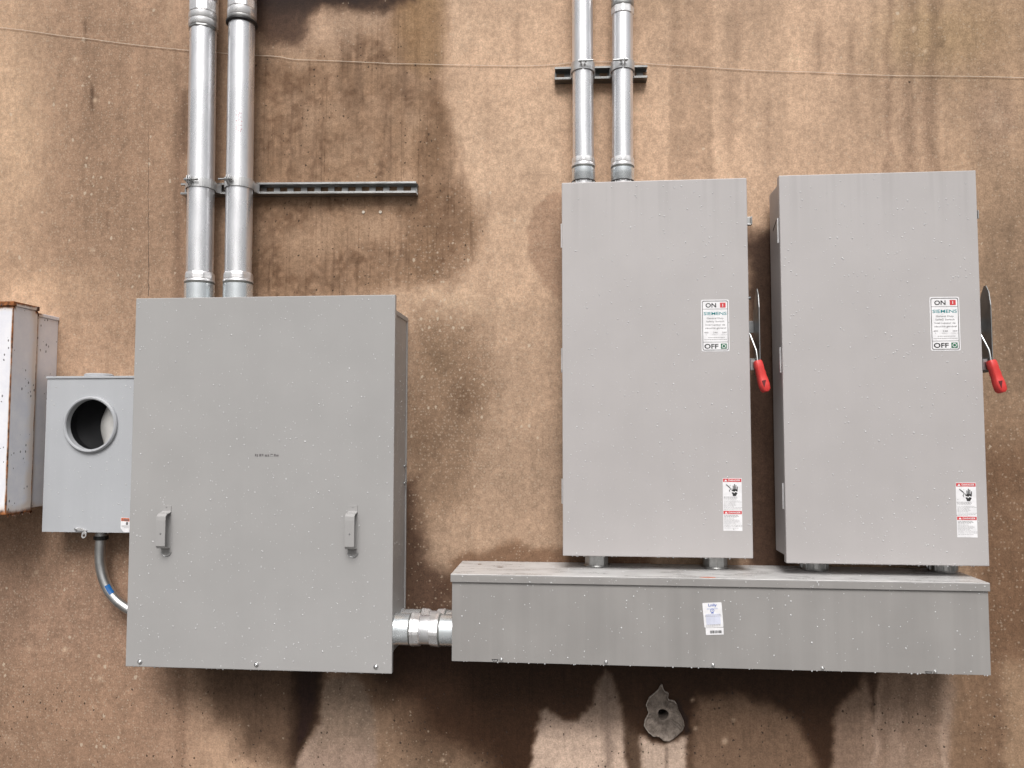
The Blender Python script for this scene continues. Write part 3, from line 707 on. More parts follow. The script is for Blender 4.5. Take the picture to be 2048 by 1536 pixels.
# ON / OFF label
def pxl(px0, px1, py0, py1):
    return None
def switch_label(parent, xc, zc, y):
    W_, H_ = .0895, .170
    st = MB(); T_ = lambda x, z: (xc+(x-.5)*W_, zc+(z-.5)*H_)
    def rr(x0, x1, z0, z1, r, n_=4):
        ry = r*W_/H_; o_ = []
        for cx_, cz_, a in ((x1-r, z1-ry, 0), (x0+r, z1-ry, 90), (x0+r, z0+ry, 180), (x1-r, z0+ry, 270)):
            for q in range(n_+1):
                t = R_(a+90*q/n_); o_.append((cx_+r*math.cos(t), cz_+ry*math.sin(t)))
        return o_
    st.plate(rr(0, 1, 0, 1, .05), y, .0006, T_); lab = obj('rating_label', st, M['white'], parent)
    y1 = y-.00065; th = .0003
    def ribbon(o_, i_):
        b_ = MB(); q1 = [T_(*p) for p in o_]; q2 = [T_(*p) for p in i_]; n_ = len(q1)
        vs = [(x, y1-th, z) for x, z in q1]+[(x, y1-th, z) for x, z in q2]
        b_.add(vs, [(i, (i+1) % n_, n_+(i+1) % n_, n_+i) for i in range(n_)]); return b_
    b_ = ribbon(rr(.035, .965, .02, .98, .06), rr(.060, .940, .033, .967, .05))
    b_.plate([(.06, .815), (.94, .815), (.94, .822), (.06, .822)], y1, th, T_); b_.plate([(.06, .176), (.94, .176), (.94, .184), (.06, .184)], y1, th, T_)
    obj('border', b_, M['inkmid'], lab)
    def txt(s, x0, x1, z0, z1, mat, nm='lettering', bold=.003):
        vs, fs = text_shape(s, x0, x1, z0, z1, False, bold); b_ = MB(); b_.add([(T_(x, z)[0], y1-th, T_(x, z)[1]) for x, z in vs], fs); return obj(nm, b_, mat, lab)
    txt('ON', .16, .54, .848, .935, M['ink'], bold=.022); txt('OFF', .10, .60, .052, .145, M['ink'], bold=.022)
    txt('SIEMENS', .09, .91, .702, .762, M['teal'], bold=.010)
    for s, x0, x1, z in (('General Duty', .20, .80, .615), ('Safety Switch', .18, .82, .552), ('Interrupteur de', .15, .85, .488), ('s\u00e9curit\u00e9 g\u00e9n\u00e9ral', .14, .88, .425)):
        txt(s, x0, x1, z, z+.042, M['inkmid'])
    for s, x0, x1 in (('400', .10, .25), ('240', .42, .58), ('250', .74, .90)): txt(s, x0, x1, .350, .378, M['inkmid'])
    for s, x0, x1 in (('A', .155, .19), ('VAC~', .38, .60), ('VDC=', .70, .92)): txt(s, x0, x1, .312, .335, M['inkgrey'])
    b_ = MB()
    r_ = random.Random(2)
    for z, x0, x1 in ((.262, .24, .80), (.222, .10, .90)):
        x = x0
        while x < x1: 
            wq = r_.uniform(.02, .06); b_.plate([(x, z), (x+wq, z), (x+wq, z+.014), (x, z+.014)], y1, th, T_); x += wq+.012
    obj('fine_print', b_, M['inkgrey'], lab, kind='stuff')
    b_ = MB(); b_.plate([(.68, .845), (.88, .845), (.88, .94), (.68, .94)], y1, th, T_); rs = obj('red_square', b_, M['redink'], lab)
    b_ = MB(); b_.plate([(.765, .865), (.79, .865), (.79, .92), (.765, .92)], y1-.0004, th, T_); obj('white_bar', b_, M['white'], lab)
    b_ = MB(); b_.plate([(.69, .050), (.90, .050), (.90, .150), (.69, .150)], y1, th, T_); obj('green_square', b_, M['greenink'], lab)
    b_ = MB(); n_ = 20; vs = []
    for r in (.072, .050):
        for q in range(n_): x, z = T_(.795+r*math.cos(2*math.pi*q/n_), .10+r*W_/H_*math.sin(2*math.pi*q/n_)); vs.append((x, y1-.0006, z))
    b_.add(vs, [(q, (q+1) % n_, n_+(q+1) % n_, n_+q) for q in range(n_)]); obj('white_ring', b_, M['white'], lab)
    return lab
def danger_label(parent, xc, zc, y):
    W_, H_ = .060, .168; T_ = lambda x, z: (xc+(x-.5)*W_, zc+(z-.5)*H_)
    st = MB(); st.plate([(0, 0), (1, 0), (1, 1), (0, 1)], y, .0006, T_); lab = obj('danger_label', st, M['white'], parent)
    y1 = y-.00065; th = .0003
    for z0, z1 in ((.930, .992), (.318, .378)):
        b_ = MB(); b_.plate([(.02, z0), (.98, z0), (.98, z1), (.02, z1)], y1, th, T_); obj('red_band', b_, M['redink'], lab)
    for z0, z1 in ((.930, .992), (.318, .378)):
        m_ = (z1-z0); b_ = MB()
        b_.plate([(.08, z0+m_*.18), (.24, z0+m_*.18), (.16, z0+m_*.82)], y1-.0004, th, T_); obj('warning_triangle', b_, M['white'], lab); b_ = MB()
        vs, fs = text_shape('DANGER', .29, .92, z0+m_*.24, z0+m_*.78)
        b_.add([(T_(x, z)[0], y1-.0008, T_(x, z)[1]) for x, z in vs], fs)
        obj('lettering', b_, M['white'], lab)
    # shock hazard pictogram: bolt reaching a hand
    b_ = MB()
    pal = [(.47, .755), (.46, .80), (.50, .80), (.50, .775), (.53, .785), (.525, .86), (.565, .86), (.575, .79), (.59, .79), (.595, .89), (.64, .89), (.64, .79), (.66, .79), (.67, .875), (.71, .87), (.71, .79), (.73, .79), (.75, .845), (.79, .84), (.775, .76), (.77, .745), (.66, .762), (.60, .740), (.53, .757)]
    b_.plate(pal, y1, th, T_)
    b_.plate([(.46, .728), (.54, .735), (.60, .715), (.66, .738), (.77, .722), (.74, .695), (.70, .682), (.70, .662), (.52, .662), (.52, .685)], y1, th, T_)
    for poly in ([(.18, .888), (.36, .838), (.42, .800), (.38, .800), (.33, .822), (.17, .872)], [(.42, .805), (.33, .770), (.33, .755), (.39, .735), (.37, .757), (.37, .770), (.44, .795)]): b_.plate(poly, y1, th, T_)
    obj('shock_symbol', b_, M['ink'], lab)
    b_ = MB(); c_ = MB(); r_ = random.Random(9); z = .635
    for i, zz in enumerate([.640, .620, .598, .565, .545, .525, .505, .485, .465, .440, .415, .395, .292, .272, .252, .225, .205, .185, .165, .145, .125, .100, .078, .050]):
        x = .05; end = r_.uniform(.55, .95); tgt = b_ if i in (0, 1, 12, 13) else c_
        while x < end:
            wq = r_.uniform(.04, .13); tgt.plate([(x, zz), (x+wq, zz), (x+wq, zz+.0075), (x, zz+.0075)], y1, th, T_); x += wq+.025
    obj('bold_print', b_, M['inkmid'], lab, kind='stuff'); obj('fine_print', c_, M['inkgrey'], lab, kind='stuff')
    return lab
# place the first switch from its seen corners, then the labels in its own coordinates
def sw_place(corners, d):
    q = [P(a, b_, d) for a, b_ in corners]
    return Vector((sum(p.x for p in q)/4, -(d-SDp), (q[2].z+q[3].z+q[0].z+q[1].z)/4-SH/2))
L1 = sw_place([(1122, 366), (1493, 352), (1127, 1114), (1507, 1118)], D-SW/.2359)
L2 = sw_place([(1556.5, 355), (1953, 340), (1574, 1125), (1978, 1130)], D-SW/.2394)
def sl(px0, px1, py0, py1, L_, d):
    a = P((px0+px1)/2, (py0+py1)/2, d); return a.x-L_.x, a.z-L_.z
d1 = D-SW/.2359
xz = sl(1405, 1456, 599, 703, L1, d1); lab1 = switch_label(sw1, xz[0], xz[1], -SDp)
xz = sl(1447, 1483, 958, 1060, L1, d1); danger_label(sw1, xz[0], xz[1], -SDp)
def copy_tree(o, parent=None):
    c = o.copy(); COL.objects.link(c); c.parent = parent
    for ch in [q for q in bpy.data.objects if q.parent == o]: copy_tree(ch, c)
    return c
sw2 = copy_tree(sw1)
sw1.location = L1; sw2.location = L2
sw1['label'] = 'tall grey switch box with red handle directly below the two narrow conduits'
sw2['label'] = 'tall grey switch box with red handle and no conduits above, at the far right'
for q, sd_ in ((sw1, 21), (sw2, 22)):
    o_ = q.location; bx = o_.x; by = o_.y-SDp; bz = o_.z
    droplets('water_droplets', q, [(850, lambda u, v: (bx-hw+.006+u*(SW-.012), by, bz+.004+v*(SH-.008)), (0, -1, 0))], sd_)
    r_ = random.Random(sd_); drips('hanging_drips', q, [(bx-hw+.03+(SW-.05)*r_.random(), by+.004+.02*r_.random(), bz+.0008) for _ in range(85)], sd_+5)

# ------------------------------------------------------------------ trough
tx0, tx1, tz0, tz1, td = -.14905*D, .44617*D, CZ-.26742*D, CZ-.17520*D, .08942*D
tr = thing('wireway_trough', 'long low grey wiring trough under the two switch boxes', 'wiring trough', ((tx0+tx1)/2, 0, tz0))
b = MB(); b.box(tx0+.001, tx1-.001, -td+.002, 0, tz0+.002, tz1); obj('body', b, M['tr'], tr, .002)
b = MB(); b.box(tx0, tx1, -td-.0015, -td+.0015, tz0, tz1-.0005); obj('front_cover', b, M['tr'], tr, .0008)
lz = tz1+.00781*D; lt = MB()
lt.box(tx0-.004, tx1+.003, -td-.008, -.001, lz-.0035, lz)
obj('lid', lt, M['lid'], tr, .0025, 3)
b = MB(); b.box(tx0-.004, tx1+.003, -td-.008, -td-.0035, lz-.025, lz-.0036); b.box(tx0-.004, tx0-.001, -td-.0034, -.001, lz-.022, lz-.0036); b.box(tx1+.0004, tx1+.003, -td-.0034, -.001, lz-.022, lz-.0036)
obj('lid_flange', b, M['tr'], tr, .0008)
for px, py in ((1003, 1319), (1212, 1324), (1426, 1330), (1645, 1336.5), (1870, 1343)):
    p = P(px, py, td+.0017); screw_head(p, .0045, 'screw', tr)
for px, py in ((990, 1320.5), (1857, 1345)):
    b = MB(); p = P(px, py, td+.0015); b.prism([(p.x-.011, p.y, p.z+.003), (p.x+.010, p.y, p.z+.003), (p.x+.008, p.y, p.z-.003), (p.x-.006, p.y, p.z-.003)], (0, -.0006, 0)); q_ = obj('slot', b, M['inside'], tr)
    b = MB(); b.prism([(p.x-.009, p.y-.0007, p.z+.0015), (p.x+.008, p.y-.0007, p.z+.0015), (p.x+.006, p.y-.0007, p.z-.0025), (p.x-.005, p.y-.0007, p.z-.0025)], (0, -.0008, 0)); obj('slot_tab', b, M['screw'], q_)
# maker's label and barcode
def quadlabel(corn, d): return [P(a, b_, d) for a, b_ in corn]
tc_ = [(1404.5, 1206), (1443, 1204.5), (1447, 1254), (1409, 1255.5)]
def bil(c, d):
    q = [P(a, b_, d) for a, b_ in c]
    return lambda x, z: (lambda p: (p.x, p.z))(q[3].lerp(q[2], x).lerp(q[0].lerp(q[1], x), z))
fy = -td-.0017
T_ = bil(tc_, td+.0017)
b = MB(); b.plate([(0, .03), (.03, 0), (.97, 0), (1, .03), (1, .97), (.97, 1), (.03, 1), (0, .97)], fy, .0006, T_); ml = obj('maker_label', b, M['white'], tr)
yy = fy-.0007
b = MB(); vs, fs = text_shape('Lnlly', .30, .74, .82, .96); b.add([(T_(x, z)[0], yy-.0006, T_(x, z)[1]) for x, z in vs], fs); obj('lettering', b, M['blueink'], ml)
b = MB(); b.plate([(.12, .12), (.88, .12), (.88, .55), (.12, .55)], yy, .0003, T_); b.plate([(.2, .72), (.8, .74), (.78, .79), (.22, .79)], yy, .0003, T_); obj('pale_panel', b, M['paleblue'], ml, kind='stuff')
b = MB(); n_ = 18; vs = []
for r in (.105, .075):
    for q in range(n_): x, z = T_(.48+r*math.cos(2*math.pi*q/n_), .68+r*.78*math.sin(2*math.pi*q/n_)); vs.append((x, yy-.0005, z))
b.add(vs, [(q, (q+1) % n_, n_+(q+1) % n_, n_+q) for q in range(n_)]); b.plate([(.42, .57), (.56, .57), (.56, .595), (.42, .595)], yy-.0003, .0003, T_); b.plate([(.46, .66), (.50, .66), (.50, .70), (.46, .70)], yy-.0003, .0003, T_); obj('round_mark', b, M['blueink'], ml)
b = MB(); r_ = random.Random(6)
for z in (.50, .45, .10, .055):
    x = .08
    while x < .85: wq = r_.uniform(.04, .12); b.plate([(x, z), (x+wq, z), (x+wq, z+.014), (x, z+.014)], yy-.0004, .0003, T_); x += wq+.025
obj('fine_print', b, M['inkgrey'], ml, kind='stuff')
T2 = bil([(1411, 1256), (1447, 1255), (1447.5, 1269), (1412, 1270)], td+.0017)
b = MB(); b.plate([(0, 0), (1, 0), (1, 1), (0, 1)], fy, .0006, T2); bl = obj('barcode_label', b, M['white'], tr)
b = MB(); x = .24
while x < .88: wq = r_.choice((.012, .02, .035)); b.plate([(x, .22), (x+wq, .22), (x+wq, .62), (x, .62)], yy, .0003, T2); x += wq+r_.choice((.012, .02))
obj('barcode', b, M['ink'], bl, kind='stuff')
# dirt and an orange crayon mark on the lid
def lidspot(px, py, rx, ry, mat, nm):
    v_ = fw+rt*((px-1024)/F)+up*((768-py)/F); t = (lz-CZ)/v_.z; c_ = CAM+v_*t
    b = MB(); n_ = 12; r_ = random.Random(int(px))
    b.prism([(c_.x+rx*r_.uniform(.7, 1.1)*math.cos(2*math.pi*q/n_), c_.y+ry*r_.uniform(.7, 1.1)*math.sin(2*math.pi*q/n_), lz+.0002) for q in range(n_)], (0, 0, .0006)); return obj(nm, b, mat, tr)
mud = plain('brown_leaf_dirt', (.12, .07, .035), .8)
lidspot(959, 1128.5, .008, .005, mud, 'dirt_fleck'); lidspot(1000, 1134.5, .012, .006, mud, 'dirt_fleck')
lidspot(1417, 1155, .026, .006, plain('orange_crayon', (.50, .16, .09), .7), 'crayon_mark')
droplets('water_droplets', tr, [(230, lambda u, v: (tx0+.01+u*(tx1-tx0-.02), fy+.0002, tz0+.006+v*(tz1-tz0-.012)), (0, -1, 0)), (60, lambda u, v: (tx0+.01+u*(tx1-tx0-.02), -td-.008, lz-.024+v*.019), (0, -1, 0)), (70, lambda u, v: (tx0+.01+u*(tx1-tx0-.02), -td+u*0+v*.22, lz), (0, 0, 1))], 31)
r_ = random.Random(15); drips('hanging_drips', tr, [(tx0+.02+(tx1-tx0-.03)*r_.random(), fy+.002, tz0+.0008) for _ in range(50)], 16)

# fittings that join the switches to the trough
specs = [(1193, 1124, .054, 0, L1, 'plain short hub under the left corner of the left switch box'), (1430, 1128, .054, 0, L1, 'plain short hub under the right corner of the left switch box'), (1628.5, 1133, .062, 1, L2, 'ribbed short hub under the left corner of the right switch box'), (1884.5, 1138, .062, 1, L2, 'ribbed short hub under the right corner of the right switch box')]
for px, py, d, rib, L_, lb in specs:
    x = P(px, py, d).x; r = .0425; z1 = L_.z+.021
    t = thing('conduit_hub', lb, 'pipe fitting', (x, -d, lz), 'short hubs between switch boxes and trough')
    b = MB(); b.lathe([(r*.94, .006), (r*.94, z1-lz)], (x, -d, lz), (0, 0, 1), 40, 0 if rib else 10); obj('sleeve', b, M['dullgalv'], t)
    b = MB(); b.lathe([(r*1.02, .0005), (r*1.04, .003), (r*1.0, .0065)], (x, -d, lz), (0, 0, 1), 40); obj('locknut', b, M['dullgalv'], t)
    if rib:
        for q in range(12):
            a = 2*math.pi*(q+.3)/12; cx_, cy_ = x+math.cos(a)*r*.97, -d+math.sin(a)*r*.97
            b = MB(); b.lathe([(.0035, .0066), (.0035, z1-lz-.002)], (cx_, cy_, lz), (0, 0, 1), 6); obj('rib', b, M['dullgalv'], t)

# ------------------------------------------------------------------ struts
def strut(name, label, p0, p1, hgt, dep, pitch=.0508, first=.02, mat='strut'):
    t = thing(name, label, 'mounting rail', ((p0.x+p1.x)/2, 0, (p0.z+p1.z)/2))
    a = Vector((p0.x, 0, p0.z)); e = Vector((p1.x, 0, p1.z)); ln = (e-a).length; ux = (e-a).normalized(); uz = Vector((-ux.z, 0, ux.x))
    h = hgt/2; g_ = .0027; lip = .0072
    def bar(b, y0, y1, z0, z1, x0=0, x1=None):
        x1 = ln if x1 is None else x1
        vs = [a+ux*x+Vector((0, y, 0))+uz*z for x in (x0, x1) for y in (y0, y1) for z in (z0, z1)]
        b.add(vs, [(0,1,3,2),(4,6,7,5),(0,4,5,1),(2,3,7,6),(0,2,6,4),(1,5,7,3)])
    b = MB()
    bar(b, -dep, -.0002, h-g_, h); bar(b, -dep, -.0002, -h, -h+g_)
    bar(b, -dep-.0002, -dep+g_, h-lip, h-g_-.0002); bar(b, -dep-.0002, -dep+g_, -h+g_+.0002, -h+lip)
    bar(b, -dep+g_+.0002, -dep+.009, h-lip, h-lip+g_*.8); bar(b, -dep+g_+.0002, -dep+.009, -h+lip-g_*.8, -h+lip)
    obj('channel', b, M[mat], t, .0007)
    b = MB(); sw_ = .012; x = 0; k_ = first
    bar(b, -.0105, -.0080, sw_, h-g_-.0002); bar(b, -.0105, -.0080, -h+g_+.0002, -sw_)
    while k_-.014 < ln:
        bar(b, -.0105, -.0080, -sw_+.0001, sw_-.0001, x, min(max(k_-.014, x), ln)); x = k_+.014; k_ += pitch
    if x < ln: bar(b, -.0105, -.0080, -sw_+.0001, sw_-.0001, x, ln)
    obj('slotted_back', b, M[mat], t)
    return t
strut('strut_rail', 'long slotted steel rail crossing behind the two wide conduits', P(361, 377.5, .041), P(832, 374, .041), .0415, .041)
strut('strut_rail', 'short dark steel rail crossing behind the two narrow conduits', P(1109, 146.5, .041), P(1295, 142.5, .041), .045, .041, mat='darkstrut')

# ------------------------------------------------------------------ conduits
def conduit(name, label, group, pa, pb, r, zc, coupling=None):
    """pa lower end (enters the box), pb upper end; zc = z of connector features [nut top, nut bottom, seal bottom, sleeve bottom]"""
    t = thing(name, label, 'conduit', pa, group)
    ax = (pb-pa).normalized(); ln = (pb-pa).length
    def tz(z): return (z-pa.z)/ax.z
    b = MB(); b.lathe([(r, 0), (r, ln)], pa, ax, 48); obj('pipe', b, M['galv'], t)
    n1, n2, n3, n4, n5 = [tz(z) for z in zc]
    b = MB(); b.lathe([(r*1.005, n1+.004), (r*1.05, n1+.003), (r*1.075, n1), (r*1.10, n1-.006), (r*1.10, n2+.004), (r*1.07, n2)], pa, ax, 64, 9, False); obj('compression_nut', b, M['cast'], t)
    b = MB(); b.lathe([(r*1.10, n2-.0002), (r*1.12, n2-.002), (r*1.12, n3+.006), (r*1.06, n3+.0055)], pa, ax, 48); obj('nut_skirt', b, M['cast'], t)
    b = MB(); b.lathe([(r*1.09, n3+.0058), (r*1.09, n3)], pa, ax, 48); obj('seal_ring', b, M['seal'], t)
    b = MB(); b.lathe([(r*1.06, n3-.0003), (r*1.10, n3-.002), (r*1.10, n4+.003), (r*1.04, n4), (r*1.04, n5)], pa, ax, 48); obj('connector_sleeve', b, M['zinc'], t)
    return t, ax
gl = 'wide galvanised conduits rising from the cabinet'; gr_ = 'narrow galvanised conduits rising from the switch box'
dl = .0875; rl_ = .0462
def top_ext(a, b_, z): # extend the line a->b up to height z
    return a+(b_-a)*((z-a.z)/(b_.z-a.z))
def zz(py, d, px): return P(px, py, d).z
for (x0, x1, lab_, cpl) in ((399.5, 406.5, 'wide galvanised conduit standing left of its twin above the large cabinet', 0), (476.5, 483.5, 'wide galvanised conduit with faded red stamp, right of its twin above the large cabinet', 1)):
    a = P(x0, 540, dl); c = P(x1, 60, dl); lo = top_ext(a, c, ztop-.004); hi = top_ext(a, c, 3.45)
    df = dl+rl_
    t, ax = conduit('wide_conduit', lab_, gl, lo, hi, rl_, [zz(543, df, x0), zz(556, df, x0), zz(563.5, df, x0), ztop+.002, ztop-.003])
    # compression coupling at the top of the picture
    def tp(py): return (zz(py, df, x1)-lo.z)/ax.z
    if cpl == 0: seq = [(50, 44, 'nut', 'strut'), (44, 31, 'round', 'cast'), (31, 17, 'round', 'cast'), (17, -8, 'nut', 'cast'), (-8, -30, 'round', 'cast')]
    else: seq = [(37, 31, 'rub', 'black'), (31, 24, 'round', 'dullgalv'), (24, 8, 'round', 'cast'), (8, -10, 'nut', 'cast'), (-10, -30, 'round', 'cast')]
    for i, (y0, y1, kd, mt) in enumerate(seq):
        t0, t1 = tp(y0), tp(y1); R2 = rl_*(1.10 if kd != 'rub' else 1.19); b = MB()
        e_ = min(.003, (t1-t0)*.3)
        b.lathe([(R2*.955, t0), (R2, t0+e_), (R2, t1-e_), (R2*.955, t1-.0003)], lo, ax, 64 if kd == 'nut' else 48, 9 if kd == 'nut' else 0, kd != 'nut')
        obj({'nut': 'coupling_nut', 'round': 'coupling_ring', 'rub': 'rubber_ring'}[kd], b, M[mt], t)
    if cpl == 1:
        # worn stamp: a few thin patches lying on the pipe
        b = MB(); r_ = random.Random(12)
        for py in range(222, 268, 4):
            tq = tp(py); 
            for a_ in (.12, .28, .44):
                if r_.random() < .42: continue
                th0 = a_+r_.uniform(-.03, .03); wq = r_.uniform(.04, .11); hq = r_.uniform(.002, .004); rr_ = rl_+.0004
                pts_ = []
                for th in (th0, th0+wq/2, th0+wq):
                    pts_.append(lo+ax*tq+Vector((math.sin(th)*rr_, -math.cos(th)*rr_, 0)))
                vs = pts_+[p_+Vector((0, 0, hq)) for p_ in pts_]
                b.add(vs, [(0, 1, 4, 3), (1, 2, 5, 4)])
        obj('faded_stamp', b, M['palepink'], t, kind='stuff')
dr = .078; rr2 = .0362
for (x0, x1, lab_, cpl) in ((1166.5, 1165, 'narrow galvanised conduit on the left, entering the top of the switch box', 0), (1245, 1245, 'narrow galvanised conduit on the right with a coupling nut at its top', 1)):
    a = P(x0, 300, dr); c = P(x1, 60, dr); zt = L1.z+SH-.022
    lo = top_ext(a, c, zt-.004); hi = top_ext(a, c, 3.45); df = dr+rr2
    t, ax = conduit('narrow_conduit', lab_, gr_, lo, hi, rr2, [zz(312, df, x0), zz(322, df, x0), zz(331, df, x0), zz(357, df, x0), zz(358, df, x0)-.002])
    z4 = (zz(357, df, x0)-lo.z)/ax.z
    b = MB(); b.lathe([(rr2*1.14, z4-.0035), (rr2*1.14, z4-.0004)], lo, ax, 40); obj('gasket', b, M['black'], t)
    b = MB(); b.lathe([(rr2*1.06, .004), (rr2*1.06, z4-.0037)], lo, ax, 40, 8, False); obj('locknut', b, M['cast'], t)
    for q in range(14):
        an = 2*math.pi*q/14; cc = lo+Vector((math.cos(an)*rr2*1.07, math.sin(an)*rr2*1.07, 0)); b = MB(); b.lathe([(.0028, .005), (.0028, z4-.004)], cc, ax, 6); obj('locknut_rib', b, M['cast'], t)
    if cpl:
        def tp(py): return (zz(py, df, x1)-lo.z)/ax.z
        for (y0, y1, kd, mt, f_) in ((22, 6, 'nut', 'cast', 1.10), (6, -8, 'round', 'dullgalv', 1.07), (-8, -30, 'round', 'cast', 1.10)):
            t0, t1 = tp(y0), tp(y1); R2 = rr2*f_; b = MB()
            b.lathe([(R2*.95, t0), (R2, t0+.003), (R2, t1-.003), (R2*.96, t1-.0003)], lo, ax, 64 if kd == 'nut' else 48, 9 if kd == 'nut' else 0, kd != 'nut'); obj('coupling_nut' if kd == 'nut' else 'coupling_ring', b, M[mt], t)

# ------------------------------------------------------------------ strut clamps
def clamp(px, py, d, r, label, bolt_dir, off):
    c_ = P(px, py, d+r); c_ = Vector((P(px, py, d).x, -d, c_.z)); hh = .016
    t = thing('pipe_clamp', label, 'pipe clamp', c_, 'strut clamps holding the conduits')
    R2 = r+.0026; sp = off
    for sg in (-1, 1):
        b = MB(); n_ = 16; vs = []
        a0, a1 = (sp+.035, 2.15) if sg > 0 else (-2.15, sp-.035)
        path = [(math.sin(a)*R2, -math.cos(a)*R2) for a in np.linspace(a0, a1, n_)]
        end = path[-1] if sg > 0 else path[0]
        foot = (sg*(R2*.98+.004), d-.040)
        path = path+[foot] if sg > 0 else [foot]+path
        for x, y in path:
            l_ = math.hypot(x, y); ox, oy = x/l_*.0022, y/l_*.0022
            for zz_ in (-hh, hh): vs.append((c_.x+x, c_.y+y, c_.z+zz_)); vs.append((c_.x+x+ox, c_.y+y+oy, c_.z+zz_))
        fs = []
        for i in range(len(path)-1):
            a = 4*i; e = a+4; fs += [(a, e, e+2, a+2), (a+1, a+3, e+3, e+1), (a, a+1, e+1, e), (a+2, e+2, e+3, a+3)]
        l4 = 4*(len(path)-1); fs += [(0, 2, 3, 1), (l4, l4+1, l4+3, l4+2)]
        b.add(vs, fs); 
        # ear
        ex, ey = math.sin(sp)*R2, -math.cos(sp)*R2; ox = .0035*sg
        ear = [(0, .019), (-.008, .020), (-.020, .013), (-.025, 0), (-.020, -.012), (-.008, -.018), (0, -.018)]
        b.prism([(c_.x+ex+ox-.001, c_.y+ey+y+.001, c_.z+z+.004) for y, z in ear], (.002, 0, 0))
        obj('strap', b, M['strap'], t, .0004)
    ex, ey = c_.x+math.sin(sp)*R2, c_.y-math.cos(sp)*R2-.014
    b = MB(); l0, l1 = (-.016, .034) if bolt_dir > 0 else (-.034, .016)
    b.lathe([(.0034, l0), (.0034, l1)], (ex, ey, c_.z+.004), (1, 0, 0), 12); obj('bolt', b, M['guard'], t)
    b = MB(); hx = -.012 if bolt_dir > 0 else .0055
    b.lathe([(.0068, hx), (.0068, hx+.0062)], (ex, ey, c_.z+.004), (1, 0, 0), 24, 6, False); obj('nut', b, M['guard'], t); b = MB(); b.lathe([(.0068, -hx-.0062), (.0068, -hx)], (ex, ey, c_.z+.004), (1, 0, 0), 24, 6, False); obj('nut', b, M['guard'], t)
clamp(402, 363, dl, rl_, 'steel clamp round the leftmost wide conduit, bolt end pointing right', 1, -.32)
clamp(479, 362, dl, rl_, 'steel clamp round the stamped wide conduit, bolt end pointing left', -1, -.30)
clamp(1165.5, 128, dr, rr2, 'steel clamp on the leftmost narrow conduit over the short rail', 1, .02)
clamp(1245, 126, dr, rr2, 'steel clamp on the coupled narrow conduit over the short rail', -1, .0)

# ------------------------------------------------------------------ short conduits between cabinet and trough
for (d, py, r, lab_, nuts) in ((.146, 1259, .0505, 'thick short conduit joining cabinet and trough, nearest the viewer', [(828, 10), (866, 10)]), (.0535, 1249, .0505, 'thick short conduit joining cabinet and trough, half hidden behind its twin', [(848, 9), (879, 9)])):
    c_ = P(845, py, d); z = c_.z
    x0, x1 = cx1-.006, tx0+.002
    t = thing('short_conduit', lab_, 'conduit', ((x0+x1)/2, -d, z), 'short thick conduits joining cabinet to trough')
    dd = d+r*.8
    def X(px): return P(px, py, dd).x-x0
    (n1, w1), (n2, w2) = nuts
    b = MB(); b.lathe([(r*.93, 0), (r*.93, x1-x0)], (x0, -d, z), (1, 0, 0), 48); obj('pipe', b, M['galv'], t)
    b = MB(); b.lathe([(r*1.04, .003), (r*1.04, .010), (r, .013), (r, X(n1-w1-2))], (x0, -d, z), (1, 0, 0), 48); obj('connector_sleeve', b, M['zinc'], t)
    b = MB(); b.lathe([(r, X(n2+w2+2)), (r, x1-x0-.003), (r*1.03, x1-x0-.002), (r*1.03, x1-x0-.0005)], (x0, -d, z), (1, 0, 0), 48); obj('connector_sleeve', b, M['zinc'], t)
    for q, w_ in nuts:
        a, e = X(q-w_), X(q+w_); s_ = 1 if q == n1 else -1
        pr = [(r*1.0, a), (r*1.09, a+.002), (r*1.09, a+.008), (r*1.06, a+.0085), (r*1.07, a+.012), (r*1.04, e-.003), (r*.97, e)]
        if s_ < 0: pr = [(rr_, a+e-tt) for rr_, tt in pr][::-1]
        b = MB(); b.lathe(pr, (x0, -d, z), (1, 0, 0), 64, 8, False); obj('compression_nut', b, M['cast'], t)
        b = MB(); sx_ = a-.004 if s_ > 0 else e; b.lathe([(r*1.03, sx_+.0003), (r*1.03, sx_+.0037)], (x0, -d, z), (1, 0, 0), 48); obj('seal_ring', b, M['seal'], t)

# ------------------------------------------------------------------ meter socket
md = .112
ml_, mr_ = (P(94, 760, md).x+P(84.5, 1063, md).x)/2, cx0-.001+.0
mzt, mzb = P(180, 757, md).z, P(170, 1064.5, md).z
mt = thing('meter_socket', 'small pale grey meter box with an empty round opening', 'meter box', ((ml_+mr_)/2, 0, mzb))
rc = P(182.5, 849, md); rin, rout = .0885, .099
# front with a round opening
b = MB(); n_ = 64; sq = []
hwx0, hwx1, hz0, hz1 = ml_, mr_, mzb, mzt
for q in range(n_):
    th = 2*math.pi*q/n_; c0, s0 = math.cos(th), math.sin(th); t_ = 1e9
    if c0 > 1e-9: t_ = min(t_, (hwx1-rc.x)/c0)
    if c0 < -1e-9: t_ = min(t_, (hwx0-rc.x)/c0)
    if s0 > 1e-9: t_ = min(t_, (hz1-rc.z)/s0)
    if s0 < -1e-9: t_ = min(t_, (hz0-rc.z)/s0)
    sq.append((rc.x+c0*t_, rc.z+s0*t_))
for (qx, qz) in ((hwx0, hz0), (hwx1, hz0), (hwx0, hz1), (hwx1, hz1)):   # snap nearest boundary point to each corner
    i = min(range(n_), key=lambda j: (sq[j][0]-qx)**2+(sq[j][1]-qz)**2); sq[i] = (qx, qz)
cir = [(rc.x+rin*math.cos(2*math.pi*q/n_), rc.z+rin*math.sin(2*math.pi*q/n_)) for q in range(n_)]
vs = [(x, -md, z) for x, z in sq]+[(x, -md, z) for x, z in cir]+[(x, -md+.016, z) for x, z in sq]+[(x, -md+.016, z) for x, z in cir]
fs = []
